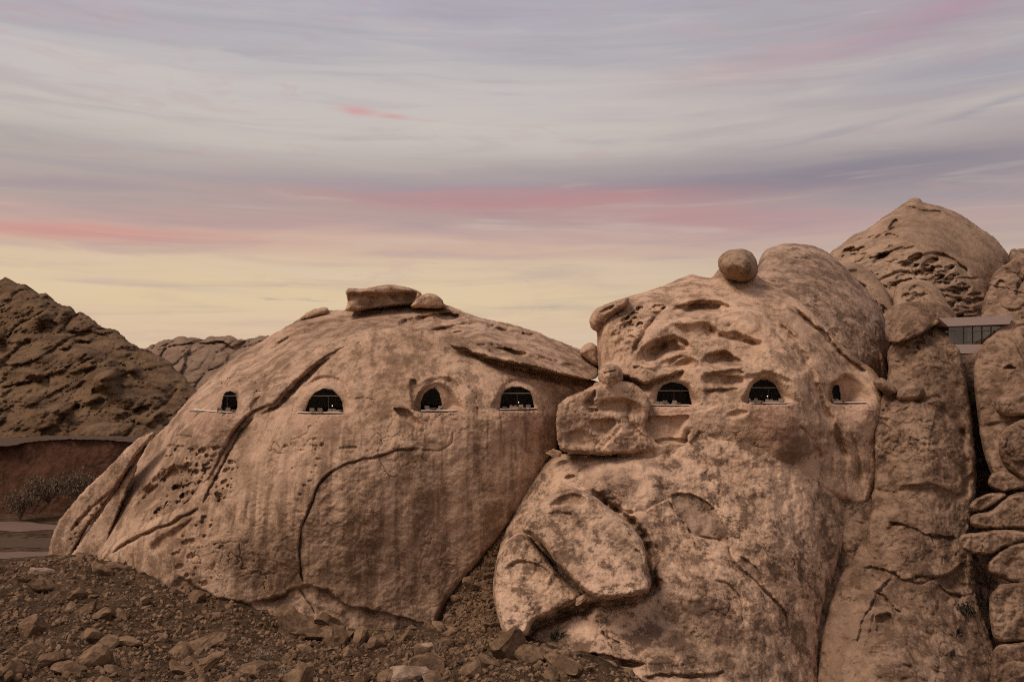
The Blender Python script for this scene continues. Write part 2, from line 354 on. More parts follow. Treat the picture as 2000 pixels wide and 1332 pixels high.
# ---------------------------------------------------------------- rock sculpting
STEP = 1.75
class Rock:
    """a solid rock: an outline with its own distance, a relief carved into its near side, and a back"""
    def __init__(s, outline, ctrl, R=20, T=3.0, en=(1.2, 16), seed=1, step=None, TH=None, rough=True, cusp=False):
        s.poly = np.array(outline, float) if cusp else spline(outline)
        s.h = step or STEP; s.R = R; s.T = T; s.seed = seed
        x0, y0 = s.poly.min(0) - 3 * s.h; x1, y1 = s.poly.max(0) + 3 * s.h
        s.xs = np.arange(x0, x1 + s.h, s.h); s.ys = np.arange(y0, y1 + s.h, s.h)
        s.X, s.Y = np.meshgrid(s.xs, s.ys)
        d = poly_sdf(s.X, s.Y, s.poly)
        if en[0]:
            d = d + en[0] * (fbm(s.X / en[1], s.Y / en[1], np.full(s.X.shape, seed * 3.7), 4, 0.6) * 1.6)
        s.d = d
        base = ctrl if callable(ctrl) else tps(ctrl) if len(ctrl) > 2 else (lambda X, Y: X * 0 + ctrl[0][2])
        s.D = coarse(base, 6, s.X, s.Y)
        q = 1 - np.clip(d / R, 0, 1)
        if callable(T): s.D = s.D + T(s.X, s.Y) * (1 - np.sqrt(np.maximum(1 - q * q, 0))); T = 3.0
        else: s.D = s.D + T * (1 - np.sqrt(np.maximum(1 - q * q, 0)))
        s.TH = TH if TH is not None else max(T * 1.2, 2.0)
        s.attr = {k: np.zeros(s.X.shape, np.float32) for k in ('varnish_shade', 'pale', 'ochre', 'red')}  # first mask: dark rock stains, and shade painted in at some spots
        s.wx = (s.X - 1000) / F * s.D; s.wz = (HY - s.Y) / F * s.D; s.wy = s.D.copy()
        if rough: s.noise(1.0, 10.0, 4); s.noise(0.30, 3.6, 4, ridged=True); s.noise(0.13, 1.2, 3, ridged=True); s.flakes(); s.hair(); s.hair(3.1, 0.20)
    def win(s, pts, m):
        p = np.asarray(pts); a = np.searchsorted(s.xs, p[:, 0].min() - m); b = np.searchsorted(s.xs, p[:, 0].max() + m)
        c = np.searchsorted(s.ys, p[:, 1].min() - m); d = np.searchsorted(s.ys, p[:, 1].max() + m)
        return (slice(max(c - 1, 0), d + 1), slice(max(a - 1, 0), b + 1))
    def noise(s, amp, size, octv=3, ridged=False, mask=None, squash=(1, 1, 1)):
        f = lambda x, y, z: fbm(x / size * squash[0] + s.seed * 7.1, y / size * squash[1], z / size * squash[2] + s.seed * 3.3, octv, 0.5, ridged)
        k = int(size / 2 ** (octv - 1) / max(squash) * F / float(s.wy.mean()) / s.h / 3.2)
        n = coarse(f, k, s.wx, s.wy, s.wz) if k > 1 else f(s.wx, s.wy, s.wz)
        s.D = s.D + amp * n * (1 if mask is None else mask)
        return s
    def flakes(s, size=7.0, step=0.16, n=5.0):
        a = coarse(lambda x, y, z: fbm(x / size + s.seed * 1.3, y / size, z / size + s.seed * 2.9, 4, 0.58) * n, 3, s.wx, s.wy, s.wz)
        f = a - np.floor(a)
        m = coarse(lambda x, y, z: sstep(fbm(x / 14 + 5, y / 14, z / 14 + s.seed, 3), -0.15, 0.25), 8, s.wx, s.wy, s.wz)
        s.D = s.D + step * m * (np.floor(a) + sstep(f, 0.80, 0.98) - a * 0.8)
        return s
    def hair(s, size=7.0, depth=0.38):
        wu = coarse(lambda x, y, z: fbm(x / 5 + 3, y / 9, z / 5 + s.seed, 4, 0.6) * 0.75, 3, s.wx, s.wy, s.wz); wv = coarse(lambda x, y, z: fbm(x / 5 + 31, y / 9, z / 5 - s.seed, 4, 0.6) * 0.75, 3, s.wx, s.wy, s.wz)
        f1, f2, i = worley(s.wx / size + wu, s.wz / (size * 1.5) + wv, s.seed)
        m = coarse(lambda x, y, z: sstep(fbm(x / 10 + 9, y / 10, z / 10 - s.seed * 2.0, 3), 0.02, 0.30), 8, s.wx, s.wy, s.wz)
        s.D = s.D + depth * m * np.exp(-((f2 - f1) / 0.022) ** 2)
        return s
    def mask(s, poly, soft=15, sm=True):
        p = spline(poly) if sm else np.array(poly, float)
        W = s.win(p, soft + 12)
        f = lambda X, Y: sstep(poly_sdf(X, Y, p) + 5 * perlin(X / 14, Y / 14, np.full(X.shape, 3.3 + s.seed)), -soft * 0.5, soft * 0.5)
        out = np.zeros(s.X.shape, np.float32); out[W] = coarse(f, 3, s.X[W], s.Y[W])
        return out
    def crack(s, pts, w=3.0, depth=1.5, step=0.0, fall=40.0, jit=1.5, taper=0.12, sharp=1.0):
        p = spline(pts, False, 6); W = s.win(p, max(w * 4, fall * 3 if step else 0) + 4)
        X = s.X[W]; Y = s.Y[W]
        jx = coarse(lambda a, b: 1.7 * jit * fbm(a / 20.0, b / 20.0, np.full(a.shape, s.seed + 1.1), 4, 0.62), 2, X, Y); jy = coarse(lambda a, b: 1.7 * jit * fbm(a / 20.0, b / 20.0, np.full(a.shape, s.seed + 8.7), 4, 0.62), 2, X, Y)
        d, sd, t, L = line_dist(X + jx, Y + jy, p)
        tp = sstep(t, 0, taper) * sstep(1 - t, 0, taper)
        vr = coarse(lambda a, b: fbm(a / 26.0, b / 26.0, np.full(a.shape, 5.5 + s.seed), 3), 4, X, Y)
        ww = w * (0.5 + 0.5 * tp) * np.clip(0.85 + 0.9 * vr, 0.35, 1.8)
        tp = tp * np.clip(0.95 + 0.9 * vr, 0.3, 1.4)
        D = depth * tp * np.exp(-(d / np.maximum(ww, 0.8)) ** (2 * sharp))
        if step:
            q = d * sd
            D = D + step * tp * sstep(q, -w, w) * np.exp(-np.maximum(q, 0) / fall)
        s.D[W] += D
        return s
    def hollow(s, poly, depth=2.0, wt=5, wb=20, lip=0.0, sm=True, attr=None, k=0.7, floor=0.25):
        p = spline(poly) if sm else np.array(poly, float); W = s.win(p, 16)
        X = s.X[W]; Y = s.Y[W]
        jx = coarse(lambda a, b: 4.0 * fbm(a / 22.0, b / 22.0, np.full(a.shape, s.seed + 2.2), 4, 0.6), 2, X, Y); jy = coarse(lambda a, b: 4.0 * fbm(a / 22.0, b / 22.0, np.full(a.shape, s.seed + 6.2), 4, 0.6), 2, X, Y)
        d = poly_sdf(X + jx, Y + jy, p)
        y0, y1 = p[:, 1].min(), p[:, 1].max(); t = np.clip((Y - y0) / (y1 - y0 + 1e-6), 0, 1)
        w = wt + (wb - wt) * t
        f = sstep(d, 0, w)
        s.D[W] += depth * f * (1 + floor * perlin(X / 25.0, Y / 25.0, np.full(X.shape, s.seed * 1.7)))
        if lip: s.D[W] -= 0.35 * lip * np.exp(-((d + 6) / 12.0) ** 2) * (1 - 0.6 * t)
        if attr: s.attr[attr][W] = np.maximum(s.attr[attr][W], k * f)
        return s
    def bump(s, cx, cy, rx, ry, h, rot=0.0):
        c, n = math.cos(math.radians(rot)), math.sin(math.radians(rot))
        u = ((s.X - cx) * c + (s.Y - cy) * n) / rx; v = (-(s.X - cx) * n + (s.Y - cy) * c) / ry
        s.D = s.D - h * np.exp(-(u * u + v * v))
        return s
    def pits(s, n, poly, r=(3, 8), depth=0.8, asp=(1.0, 2.0), rot=0.0, seed=0):
        g = np.random.default_rng(seed + 11); P = np.array(poly, float); lo, hi = P.min(0), P.max(0); k = 0; tries = 0
        while k < n and tries < n * 30:
            tries += 1
            c = lo + g.random(2) * (hi - lo)
            if not inside(c, P): continue
            k += 1
            rr = r[0] + (r[1] - r[0]) * g.random() ** 2.2; a = asp[0] + (asp[1] - asp[0]) * g.random(); th = math.radians(rot + g.normal() * 14)
            W = s.win(np.array([[c[0] - rr * a, c[1] - rr * a], [c[0] + rr * a, c[1] + rr * a]]), 4)
            X = s.X[W] - c[0]; Y = s.Y[W] - c[1]; co, sn = math.cos(th), math.sin(th)
            u = (X * co + Y * sn) / (rr * a); v = (-X * sn + Y * co) / rr
            q = np.sqrt(u * u + v * v) + 0.25 * perlin(s.X[W] / (rr * 1.2), s.Y[W] / (rr * 1.2), np.full(X.shape, k * 1.3))
            w = 0.35 + 0.35 * np.clip(v, -1, 1)
            s.D[W] += depth * (rr / r[1]) ** 0.7 * sstep(1 - q, 0, np.maximum(w, 0.12))
        return s
    def paint(s, attr, poly, k=0.7, soft=30, sm=True):
        s.attr[attr] = np.maximum(s.attr[attr], k * s.mask(poly, soft, sm)); return s
    def blocks(s, size, amp, gap=0.0, warp=1.0, seed=0, mask=1.0, rot=0.0, asp=1.0):
        c, n = math.cos(rot), math.sin(rot)
        u = (s.wx * c + s.wz * n) / size; v = (-s.wx * n + s.wz * c) / (size * asp)
        wu = coarse(lambda x, y, z: fbm(x / size * 0.8 + 3, y / size * 0.3, z / size * 0.8 + seed, 3) * 0.45 * warp, 2, s.wx, s.wy, s.wz)
        wv = coarse(lambda x, y, z: fbm(x / size * 0.8 + 30, y / size * 0.3, z / size * 0.8 + seed + 9, 3) * 0.45 * warp, 2, s.wx, s.wy, s.wz)
        f1, f2, i = worley(u + wu, v + wv, seed)
        e = f2 - f1
        s.D = s.D + mask * amp * (((i % 16) / 15.0 - 0.5) * sstep(e, 0.0, 0.12) + 0.9 * (f1 ** 1.6) + gap * np.exp(-(e / 0.07) ** 2))
        return s
    def at(s, px, py):
        i = int(np.clip(round((py - s.ys[0]) / s.h), 0, len(s.ys) - 1)); j = int(np.clip(round((px - s.xs[0]) / s.h), 0, len(s.xs) - 1))
        return float(s.D[i, j])
    def arch(s, outer, inner, t=4.5, room=9.0, Ds=None, flat=False):
        po = spline(outer); pi = np.array(inner, float)
        W = s.win(po, 14); X = s.X[W]; Y = s.Y[W]
        jx = 1.6 * fbm(X / 9.0, Y / 9.0, np.full(X.shape, s.seed + 4.4), 3)
        do = poly_sdf(X + jx, Y + jx, po); di = poly_sdf(X, Y, pi)
        cx = (pi[:, 0].min() + pi[:, 0].max()) / 2
        if Ds is None: Ds = s.at(cx, po[:, 1].max() + 5)
        f = np.clip(do, 0, None) / (np.clip(do, 0, None) + np.clip(-di, 0, None) + 1e-3)
        f = np.where(do > 0, f, 0)
        tgt = Ds + t
        if flat: f = np.clip(f * 2.6, 0, 1)
        g = sstep(f, 0, 1) * 0.55 + f * 0.45
        s.D[W] = s.D[W] * (1 - g) + tgt * g + room * sstep(di, 0.2, 2.6)
        s.attr['pale'][W] = np.maximum(s.attr['pale'][W], 0.42 * np.exp(-np.clip(-do, 0, 99) / 8.0) * (di < 0))
        s.D[W] += 0.42 * fbm(X / 6.0, Y / 5.0, X * 0 + s.seed, 3, 0.6, True) * np.exp(-np.abs(do) / 9.0) * (di < 0)
        return Ds
    def build(s, name, mat, parent=None, origin=None):
        keep = s.d > -0.85 * s.h
        gy, gx = np.gradient(s.d, s.h); g2 = np.maximum(gx * gx + gy * gy, 0.15)
        mv = np.where(s.d < 0, -s.d / g2, 0)
        X = s.X + np.clip(mv * gx, -s.h, s.h); Y = s.Y + np.clip(mv * gy, -s.h, s.h)
        idx = np.full(s.X.shape, -1, np.int64); ny, nx = s.X.shape
        q = keep[:-1, :-1] & keep[1:, :-1] & keep[1:, 1:] & keep[:-1, 1:]
        used = np.zeros(s.X.shape, bool)
        used[:-1, :-1] |= q; used[1:, :-1] |= q; used[1:, 1:] |= q; used[:-1, 1:] |= q
        idx[used] = np.arange(used.sum())
        V = np.stack([(X - 1000) / F * s.D, s.D, HC + (HY - Y) / F * s.D], -1)[used]
        Fq = np.stack([idx[:-1, :-1][q], idx[1:, :-1][q], idx[1:, 1:][q], idx[:-1, 1:][q]], 1)
        e = np.concatenate([Fq[:, [0, 1]], Fq[:, [1, 2]], Fq[:, [2, 3]], Fq[:, [3, 0]]])
        key = np.sort(e, 1); kk = key[:, 0] * (len(V) + 1) + key[:, 1]
        u, first, cnt = np.unique(kk, return_index=True, return_counts=True)
        be = e[first[cnt == 1]]
        bv = np.unique(be); n0 = len(V); remap = np.full(n0, -1); remap[bv] = n0 + np.arange(len(bv))
        cen = V[bv].mean(0)
        ring = V[bv].copy(); k = ((ring[:, 1] + s.TH) / ring[:, 1])[:, None]      # the back narrows and stays hidden behind the near side
        ring[:, 0] = cen[0] + (ring[:, 0] - cen[0]) * 0.9; ring[:, 2] = cen[2] + (ring[:, 2] - cen[2]) * 0.93
        ring = np.array([0, 0, HC]) + (ring - np.array([0, 0, HC])) * k
        tip = np.array([0, 0, HC]) + (cen - np.array([0, 0, HC])) * (ring[:, 1].max() + s.TH * 0.4) / cen[1]; tip = tip[None]
        V2 = np.concatenate([V, ring, tip])
        sk = np.stack([be[:, 1], be[:, 0], remap[be[:, 0]], remap[be[:, 1]]], 1)
        ft = np.stack([remap[be[:, 1]], remap[be[:, 0]], np.full(len(be), len(V2) - 1)], 1)
        o = V.min(0) * np.array([0.5, 0.5, 1]) + V.max(0) * np.array([0.5, 0.5, 0]) if origin is None else np.array(origin)
        pad = len(V2) - len(V)
        at = {k: np.concatenate([a[used], np.zeros(pad, np.float32)]) for k, a in s.attr.items() if a.max() > 0}
        me = mesh_np(name, V2 - o, np.concatenate([Fq, sk]), ft, True, at, (mat,))
        return link(name, me, parent, tuple(o))

def boulder(name, outline, D, R, T, mat, label, parent=None, tilt=(0, 0), cat='boulder', en=(1.0, 14), seed=1, group=None, TH=None, feat=None):
    """a single boulder; D is its near distance, tilt = metres of depth per 100 px to the right / downwards"""
    p = np.array(outline, float); c = p.mean(0)
    r = Rock(outline, lambda X, Y: D + (X - c[0]) / 100 * tilt[0] + (Y - c[1]) / 100 * tilt[1], R, T, en, seed, TH=TH)
    if feat: feat(r)
    o = r.build(name, mat, parent)
    if parent is None: tag(o, label, cat, group)
    return o

# ---------------------------------------------------------------- ground
def g3(px, py, D): p = pt(px, py, D); return (p[0], p[1], p[2])
GC = [g3(*a) for a in [(0, 1332, 98), (250, 1332, 102), (500, 1332, 106), (800, 1332, 110), (1000, 1332, 108), (1200, 1334, 111), (1400, 1450, 105),
     (0, 1250, 115), (0, 1180, 130), (0, 1108, 150), (60, 1096, 154), (110, 1085, 158), (200, 1090, 160), (330, 1114, 152), (400, 1152, 147), (480, 1187, 144), (600, 1214, 142),
     (750, 1236, 141), (830, 1226, 145), (300, 1200, 130), (500, 1262, 122), (700, 1292, 120), (985, 1245, 126), (1060, 1262, 122), (1150, 1292, 119),
     (1250, 1330, 114), (1330, 1400, 114), (1450, 1440, 118), (1620, 1450, 124), (1750, 1450, 118), (0, 1092, 182), (110, 1088, 184), (0, 1030, 215), (0, 1003, 238), (200, 1003, 238), (-200, 1090, 182), (-200, 1003, 238),
     (-300, 1332, 98), (-300, 1180, 130), (1800, 1480, 105), (1800, 1450, 130)]]
GC += [(-60, 60, 6), (0, 60, 4), (60, 60, 4), (60, 190, 2), (0, 190, 2)]
_gt = tps(GC)
def ground_h(X, Y, fine=True):
    h = np.clip(_gt(X, Y), -12, 14)
    far = sstep(Y, 240, 300); side = sstep(np.abs(X), 150, 260)
    h = h * (1 - far) + 4.0 * far; h = h * (1 - side) + 4.0 * side
    if fine:
        amp = 1 - sstep(Y, 165, 190)
        h = h + amp * (1.7 * fbm(X / 13, Y / 13, X * 0 + 4.4, 4, 0.55) + 0.28 * fbm(X / 2.4, Y / 2.4, X * 0 + 8.1, 3, 0.6, True)) + (1 - amp) * 0.25 * fbm(X / 9, Y / 9, X * 0, 3)
    return h
def axis(*segs):
    out = []
    for a, b, n in segs: out.extend(np.linspace(a, b, n, endpoint=False))
    out.append(segs[-1][1]); return np.array(out)
gx = axis((-5000, -400, 12), (-400, -130, 30), (-130, 45, 440), (45, 130, 60), (130, 400, 14), (400, 5000, 12))
gy = axis((-600, 40, 12), (40, 86, 20), (86, 165, 220), (165, 260, 90), (260, 600, 20), (600, 9000, 14))
GX, GY = np.meshgrid(gx, gy); GZ = ground_h(GX, GY)
ii = np.arange(GX.size).reshape(GX.shape)
Fq = np.stack([ii[:-1, :-1].ravel(), ii[:-1, 1:].ravel(), ii[1:, 1:].ravel(), ii[1:, :-1].ravel()], 1)
tag(link('ground', mesh_np('ground', np.stack([GX, GY, GZ], -1).reshape(-1, 3), Fq, None, True, None, (M['talus'],))), kind='structure')

def strip(name, mat, x0, x1, ya, yb, wob, seed, lift=0.05, n=140, m=6):
    xs = np.linspace(x0, x1, n); t = np.linspace(0, 1, m); A, B = np.meshgrid(xs, t)
    Yc = ya + (yb - ya) * B + wob * perlin(A / 22.0, A * 0 + seed, B * 1.3) + 2.2 * perlin(A / 5.0, A * 0 + seed, B * 2.3)
    Z = ground_h(A, Yc) + lift * (1 + 0 * A)
    i = np.arange(A.size).reshape(A.shape)
    q = np.stack([i[:-1, :-1].ravel(), i[:-1, 1:].ravel(), i[1:, 1:].ravel(), i[1:, :-1].ravel()], 1)
    return tag(link(name, mesh_np(name, np.stack([A, Yc, Z], -1).reshape(-1, 3), q, None, True, None, (mat,))), kind='structure')
M['track'] = plain('graded_track', (0.170, 0.104, 0.076), 0.95, 0.4, 0.6, var=0.25)
M['verge'] = plain('dusty_verge', (0.090, 0.056, 0.036), 0.95, 0.5, 0.8, var=0.35)
strip('road', M['track'], -210, -88, 180, 190, 3.0, 2.2, 0.10)
strip('verge', M['verge'], -230, -95, 196, 206, 4.0, 5.2, 0.08)
strip('track', M['track'], -240, -95, 214, 224, 5.0, 7.7, 0.10)

# ---------------------------------------------------------------- background hills
r = Rock([(-220, 580), (-100, 548), (-30, 545), (0, 546), (10, 541), (22, 551), (45, 557), (72, 570), (92, 574), (108, 590), (138, 599), (148, 611), (158, 609), (182, 624), (204, 640), (218, 642),
          (250, 664), (280, 682), (308, 694), (335, 712), (370, 748), (410, 800), (430, 880), (300, 905), (-220, 905)],
         [(0, 548, 420), (-200, 560, 430), (120, 600, 400), (250, 670, 370), (370, 745, 345), (200, 760, 318), (0, 700, 350), (100, 850, 282), (0, 850, 282), (300, 850, 284), (420, 890, 272), (-200, 850, 282), (-200, 900, 272), (200, 900, 272), (150, 720, 338), (-200, 700, 350)],
         20, 12, (5.0, 30), 3, step=2.0, rough=False)
r.noise(9.0, 55, 4).noise(6.0, 30, 5, True, squash=(1.0, 1, 0.6)).blocks(24, 6.0, 0.2, 2.4, 3, rot=0.4).blocks(9, 3.0, 0.25, 2.2, 9, rot=-0.3).blocks(4, 1.3, 0.25, 1.8, 21).noise(1.2, 3, 4, True).flakes(14, 1.2, 5).noise(0.3, 1.2, 2)
for c, w, dpt, st in [([(0, 715), (25, 690), (45, 675), (62, 665)], 4, 4, 3), ([(120, 690), (140, 675), (160, 668), (178, 672)], 4, 4, 4), ([(75, 650), (95, 635), (105, 625)], 4, 3, 3), ([(110, 830), (140, 800), (160, 790)], 4, 4, 4), ([(0, 760), (40, 750), (90, 745)], 3, 3, 3), ([(200, 700), (260, 705), (300, 740)], 4, 3, -3)]:
    r.crack(c, w, dpt, st, 30, 3)
gh = np.random.default_rng(31)
for k in range(46):
    hx = -120 + 480 * gh.random(); hy = 560 + 0.62 * max(hx, 0) + (270 - 0.5 * max(hx, 0)) * gh.random(); rr = 8 + 22 * gh.random() ** 1.6
    r.bump(hx, hy, rr * (1 + 0.8 * gh.random()), rr * 0.7, 5 + 7 * gh.random(), -35 + 50 * gh.random())
r.flakes(20, 2.0, 4)
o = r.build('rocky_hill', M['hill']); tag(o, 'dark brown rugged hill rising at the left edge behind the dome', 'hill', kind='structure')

r = Rock([(200, 720), (262, 694), (292, 676), (318, 664), (335, 664), (352, 657), (378, 660), (398, 662), (410, 656), (430, 658), (452, 655), (466, 662), (490, 661), (520, 655), (560, 660), (640, 690), (640, 840), (200, 840)],
         [(300, 670, 560), (450, 660, 570), (600, 680, 570), (400, 720, 520), (250, 720, 540), (400, 830, 440), (250, 830, 440), (600, 830, 440)], 16, 14, (2.4, 11), 5, rough=False)
r.noise(5, 30, 3).blocks(20, 8.0, 0.6, 1.0, 5).blocks(8, 3, 0.5, 1.0, 15).noise(1.2, 6, 3)
o = r.build('distant_ridge', M['ridge']); tag(o, kind='structure')

# cut earth bank with its terrace
r = Rock([(-200, 868), (0, 866), (60, 858), (150, 853), (240, 857), (300, 864), (350, 880), (360, 1040), (-200, 1030)],
         [(0, 870, 243), (300, 870, 243), (0, 1000, 237), (300, 1000, 237), (-200, 950, 240)], 6, 1.5, (1.0, 20), 8, rough=False, TH=10)
r.noise(1.2, 14, 4).noise(0.5, 4, 3, squash=(1, 1, 0.25)).noise(0.2, 1, 2)
o = r.build('earth_bank', M['earth']); tag(o, kind='structure')
r = Rock([(-200, 858), (0, 856), (100, 851), (250, 852), (330, 860), (330, 874), (240, 862), (150, 858), (60, 863), (0, 872), (-200, 874)],
         [(0, 856, 248), (300, 854, 248), (0, 870, 241), (300, 866, 241), (-200, 858, 248), (-200, 872, 241), (150, 858, 242)], 3, 0.6, (1.6, 18), 9, rough=False, TH=4)
r.noise(0.4, 5, 3)
o = r.build('terrace', M['verge']); tag(o, kind='structure')

# ---------------------------------------------------------------- left dome
WIN = []          # glazed openings: (rock name, inner outline, distance of the glass, sill ends, sill distance, transom row, mullions)
dome = empty('rock_dome', tuple(pt(620, 1215, 152)))
tag(dome, 'huge rounded sandstone dome with four arched openings, left of the hollowed cliff', 'rock dome')

r = Rock([(480, 770), (560, 708), (650, 664), (780, 640), (900, 655), (1000, 690), (1100, 725), (1185, 752), (1178, 770), (1140, 782), (1105, 800), (1092, 850), (1086, 880), (1062, 912), (1022, 980), (985, 1036), (930, 1104), (890, 1152), (858, 1210),
          (840, 1290), (700, 1310), (560, 1300), (430, 1270), (330, 1210), (250, 1160), (185, 1120), (205, 1072), (300, 1014), (366, 976), (408, 900), (440, 830)],
         [(530, 790, 152.6), (600, 735, 156.6), (650, 690, 160.2), (720, 668, 160.0), (800, 657, 160.4), (900, 682, 158.2), (1000, 712, 158.5), (1100, 745, 162), (1170, 760, 168), (445, 865, 151.4), (700, 960, 141.5), (700, 800, 147.5), (620, 800, 148), (850, 800, 146.5), (1010, 800, 149),
          (1075, 850, 154), (1000, 1000, 147.5), (900, 1100, 145), (800, 1180, 142.5), (600, 1180, 141), (450, 1120, 143), (350, 1070, 146), (250, 1090, 152), (500, 950, 144.5), (700, 1280, 139), (450, 1250, 141), (260, 1160, 150), (400, 980, 148), (780, 730, 152.5), (950, 900, 146)],
         14, 2.6, (1.0, 18), 11, TH=14)
main_face = r
r.noise(0.6, 5, 3, squash=(1, 1, 0.25))
r.crack([(664, 690), (646, 698), (622, 716), (592, 743), (566, 769), (542, 794), (520, 804), (496, 816)], 4.2, 3.0, 0, 10, 3.2, 0.35)
r.crack([(500, 814), (472, 842), (453, 872), (433, 912), (411, 952), (394, 990)], 2.0, 1.3, 0, 10, 3.0, 0.08)
r.crack([(392, 990), (350, 1014), (300, 1036), (250, 1060), (212, 1084)], 3.4, 1.6, 0, 10, 2.6, 0.1)
r.crack([(880, 682), (930, 697), (985, 714), (1040, 726), (1100, 742), (1160, 754)], 7, 2.0, 0, 10, 3.5, 0.15)
r.crack([(985, 728), (1040, 738), (1090, 748), (1130, 765)], 3, 0.5, -1.2, 26, 3)
# arched exfoliation crack and the sheet inside it
r.crack([(822, 876), (800, 878), (775, 879), (745, 890), (690, 902), (650, 920), (622, 948), (606, 990), (590, 1030), (585, 1070), (586, 1110), (594, 1142)], 1.7, 1.6, -0.4, 60, 2.2, 0.05)
r.crack([(820, 878), (860, 880), (882, 862), (885, 838)], 2.0, 0.5, 0, jit=2)
r.crack([(470, 1180), (540, 1168), (592, 1146), (640, 1156), (676, 1182), (735, 1196), (800, 1212), (850, 1218)], 3.0, 0.8, 1.2, 60, 5)
r.crack([(345, 1120), (390, 1150), (440, 1172), (500, 1182)], 3.0, 0.6, 1.0, 40, 5)
r.crack([(586, 1150), (605, 1180), (616, 1200)], 2.5, 1.0)
r.bump(700, 1010, 110, 120, 1.4).bump(470, 1050, 80, 80, 1.0)
r.hollow([(290, 1060), (330, 1035), (380, 1010), (330, 1070), (300, 1085)], 1.4, 8, 18)
r.crack([(660, 876), (700, 874)], 2, 0.4)
r.pits(26, [(390, 985), (445, 900), (470, 910), (440, 1000), (400, 1060)], (2.2, 6), 0.8, (1, 1.8), -30, 1)
r.pits(22, [(300, 1080), (420, 1000), (480, 1060), (400, 1150)], (2.2, 6), 0.6, (1, 1.8), -20, 2)
r.pits(18, [(560, 850), (640, 850), (610, 960), (540, 980)], (2, 5), 0.5, (1, 1.6), 0, 3)
# ledge slabs under the overhanging sheet on the right, thin shelves
r.crack([(1002, 710), (1030, 722), (1060, 732), (1100, 735)], 2.5, 0.7, 0.8, 24)
r.crack([(1085, 735), (1120, 742), (1150, 758)], 3, 1.0, -1.0, 20)
r.hollow([(768, 800), (782, 796), (800, 800), (812, 812), (824, 830), (812, 842), (795, 830)], 1.5, 3, 14, 0.6)     # scooped block left of the third opening
r.hollow([(798, 742), (812, 740), (818, 756), (814, 790), (806, 794), (800, 770)], 1.2, 3, 8, 0.5)
r.crack([(690, 780), (708, 778), (735, 781)], 1.6, 0.5)
# brows over the openings
for b in ([(600, 762), (612, 744), (636, 736), (664, 742), (680, 760), (688, 790)], [(822, 752), (845, 740), (872, 738), (890, 748), (902, 775), (905, 800)], [(972, 770), (985, 752), (1010, 742), (1040, 748), (1060, 772), (1070, 800)]):
    r.crack(b, 5, 0.0, 1.3, 16, 1.5)
W2 = dict(outer=[(582, 807), (588, 781), (604, 757), (636, 746), (666, 758), (679, 780), (676, 807)], inner=[(596, 805), (603, 783), (614, 768), (632, 759), (650, 762), (663, 775), (669, 786), (670, 805)], sill=(577, 671, 806), tr=773, mu=[642])
W3 = dict(outer=[(814, 804), (816, 780), (826, 765), (842, 755), (862, 754), (882, 763), (893, 783), (897, 803)], inner=[(821, 803), (822, 785), (828, 770), (839, 760), (850, 758), (858, 768), (862, 786), (865, 803)], sill=(819, 896, 802), tr=None, mu=[], t=6, flat=True)
W4 = dict(outer=[(968, 801), (973, 776), (985, 759), (1010, 748), (1036, 753), (1053, 770), (1063, 800)], inner=[(976, 800), (979, 775), (986, 763), (1000, 756), (1018, 756), (1035, 764), (1040, 778), (1044, 799)], sill=(973, 1053, 799), tr=768, mu=[1010])
W1 = dict(outer=[(384, 807), (398, 791), (424, 775), (438, 764), (452, 761), (463, 768), (468, 788), (464, 806)], inner=[(432, 803), (436, 776), (440, 767), (450, 764), (459, 768), (464, 786), (462, 803)], sill=(375, 455, 805), tr=773, mu=[444])
def carve(r, W, rk):
    oc = np.array(W['outer'], float); cx_ = oc[:, 0].mean(); by_ = oc[:, 1].max()
    W['outer'] = [(cx_ + (x - cx_) * 1.10, by_ + (y - by_) * 1.14) for x, y in W['outer']]
    W['Ds'] = r.arch(W['outer'], W['inner'], W.get('t', 4.5), 9.0, flat=W.get('flat', False))
    x0, x1, ys = W['sill']
    # the cut, reddish parapet below the opening
    r.paint('red', [(x0, ys - 2), (x1, ys - 2), (x1 + 4, ys + 36), (x0 + 4, ys + 40)], 0.35, 18)
    W['rock'] = rk; WIN.append(W)
carve(r, W2, 'dome'); carve(r, W3, 'dome'); carve(r, W4, 'dome')
r.paint('varnish_shade', [(600, 960), (800, 890), (860, 960), (880, 1080), (800, 1180), (640, 1140)], 0.32, 120)  # broad darker area over the dome's lower middle
r.paint('varnish_shade', [(1062, 760), (1092, 790), (1086, 880), (1050, 900), (1062, 830)], 0.5, 30)  # dome's right edge painted darker, standing in for its shaded side
r.paint('pale', [(872, 815), (890, 815), (905, 960), (900, 1060), (880, 1060)], 0.7, 14).paint('pale', [(962, 830), (975, 830), (985, 930), (968, 960)], 0.6, 12)
r.paint('varnish_shade', [(906, 860), (925, 840), (945, 960), (930, 1090), (905, 1050)], 0.5, 18)
r.paint('pale', [(480, 840), (600, 820), (620, 900), (500, 960)], 0.5, 80)
r.paint('varnish_shade', [(430, 1060), (580, 1040), (580, 1150), (480, 1150)], 0.5, 40)  # darker area low on the dome's left part
stn = coarse(lambda x, y, z: sstep(fbm(x / 2.6, y * 0 + 1.5, z / 34, 4, 0.6), 0.04, 0.34), 1, r.wx, r.wy, r.wz) * sstep(r.Y, 800, 880) * sstep(r.X, 430, 520)
r.attr['varnish_shade'] = np.maximum(r.attr['varnish_shade'], 0.80 * stn.astype(np.float32))
stp = coarse(lambda x, y, z: sstep(fbm(x / 1.7 + 40, y * 0 + 7.5, z / 30, 4, 0.6), 0.10, 0.36), 1, r.wx, r.wy, r.wz) * sstep(r.Y, 806, 830) * (1 - sstep(r.Y, 980, 1120))
r.attr['pale'] = np.maximum(r.attr['pale'], 0.8 * stp.astype(np.float32))
r.build('dome_face', M['dome'], dome)

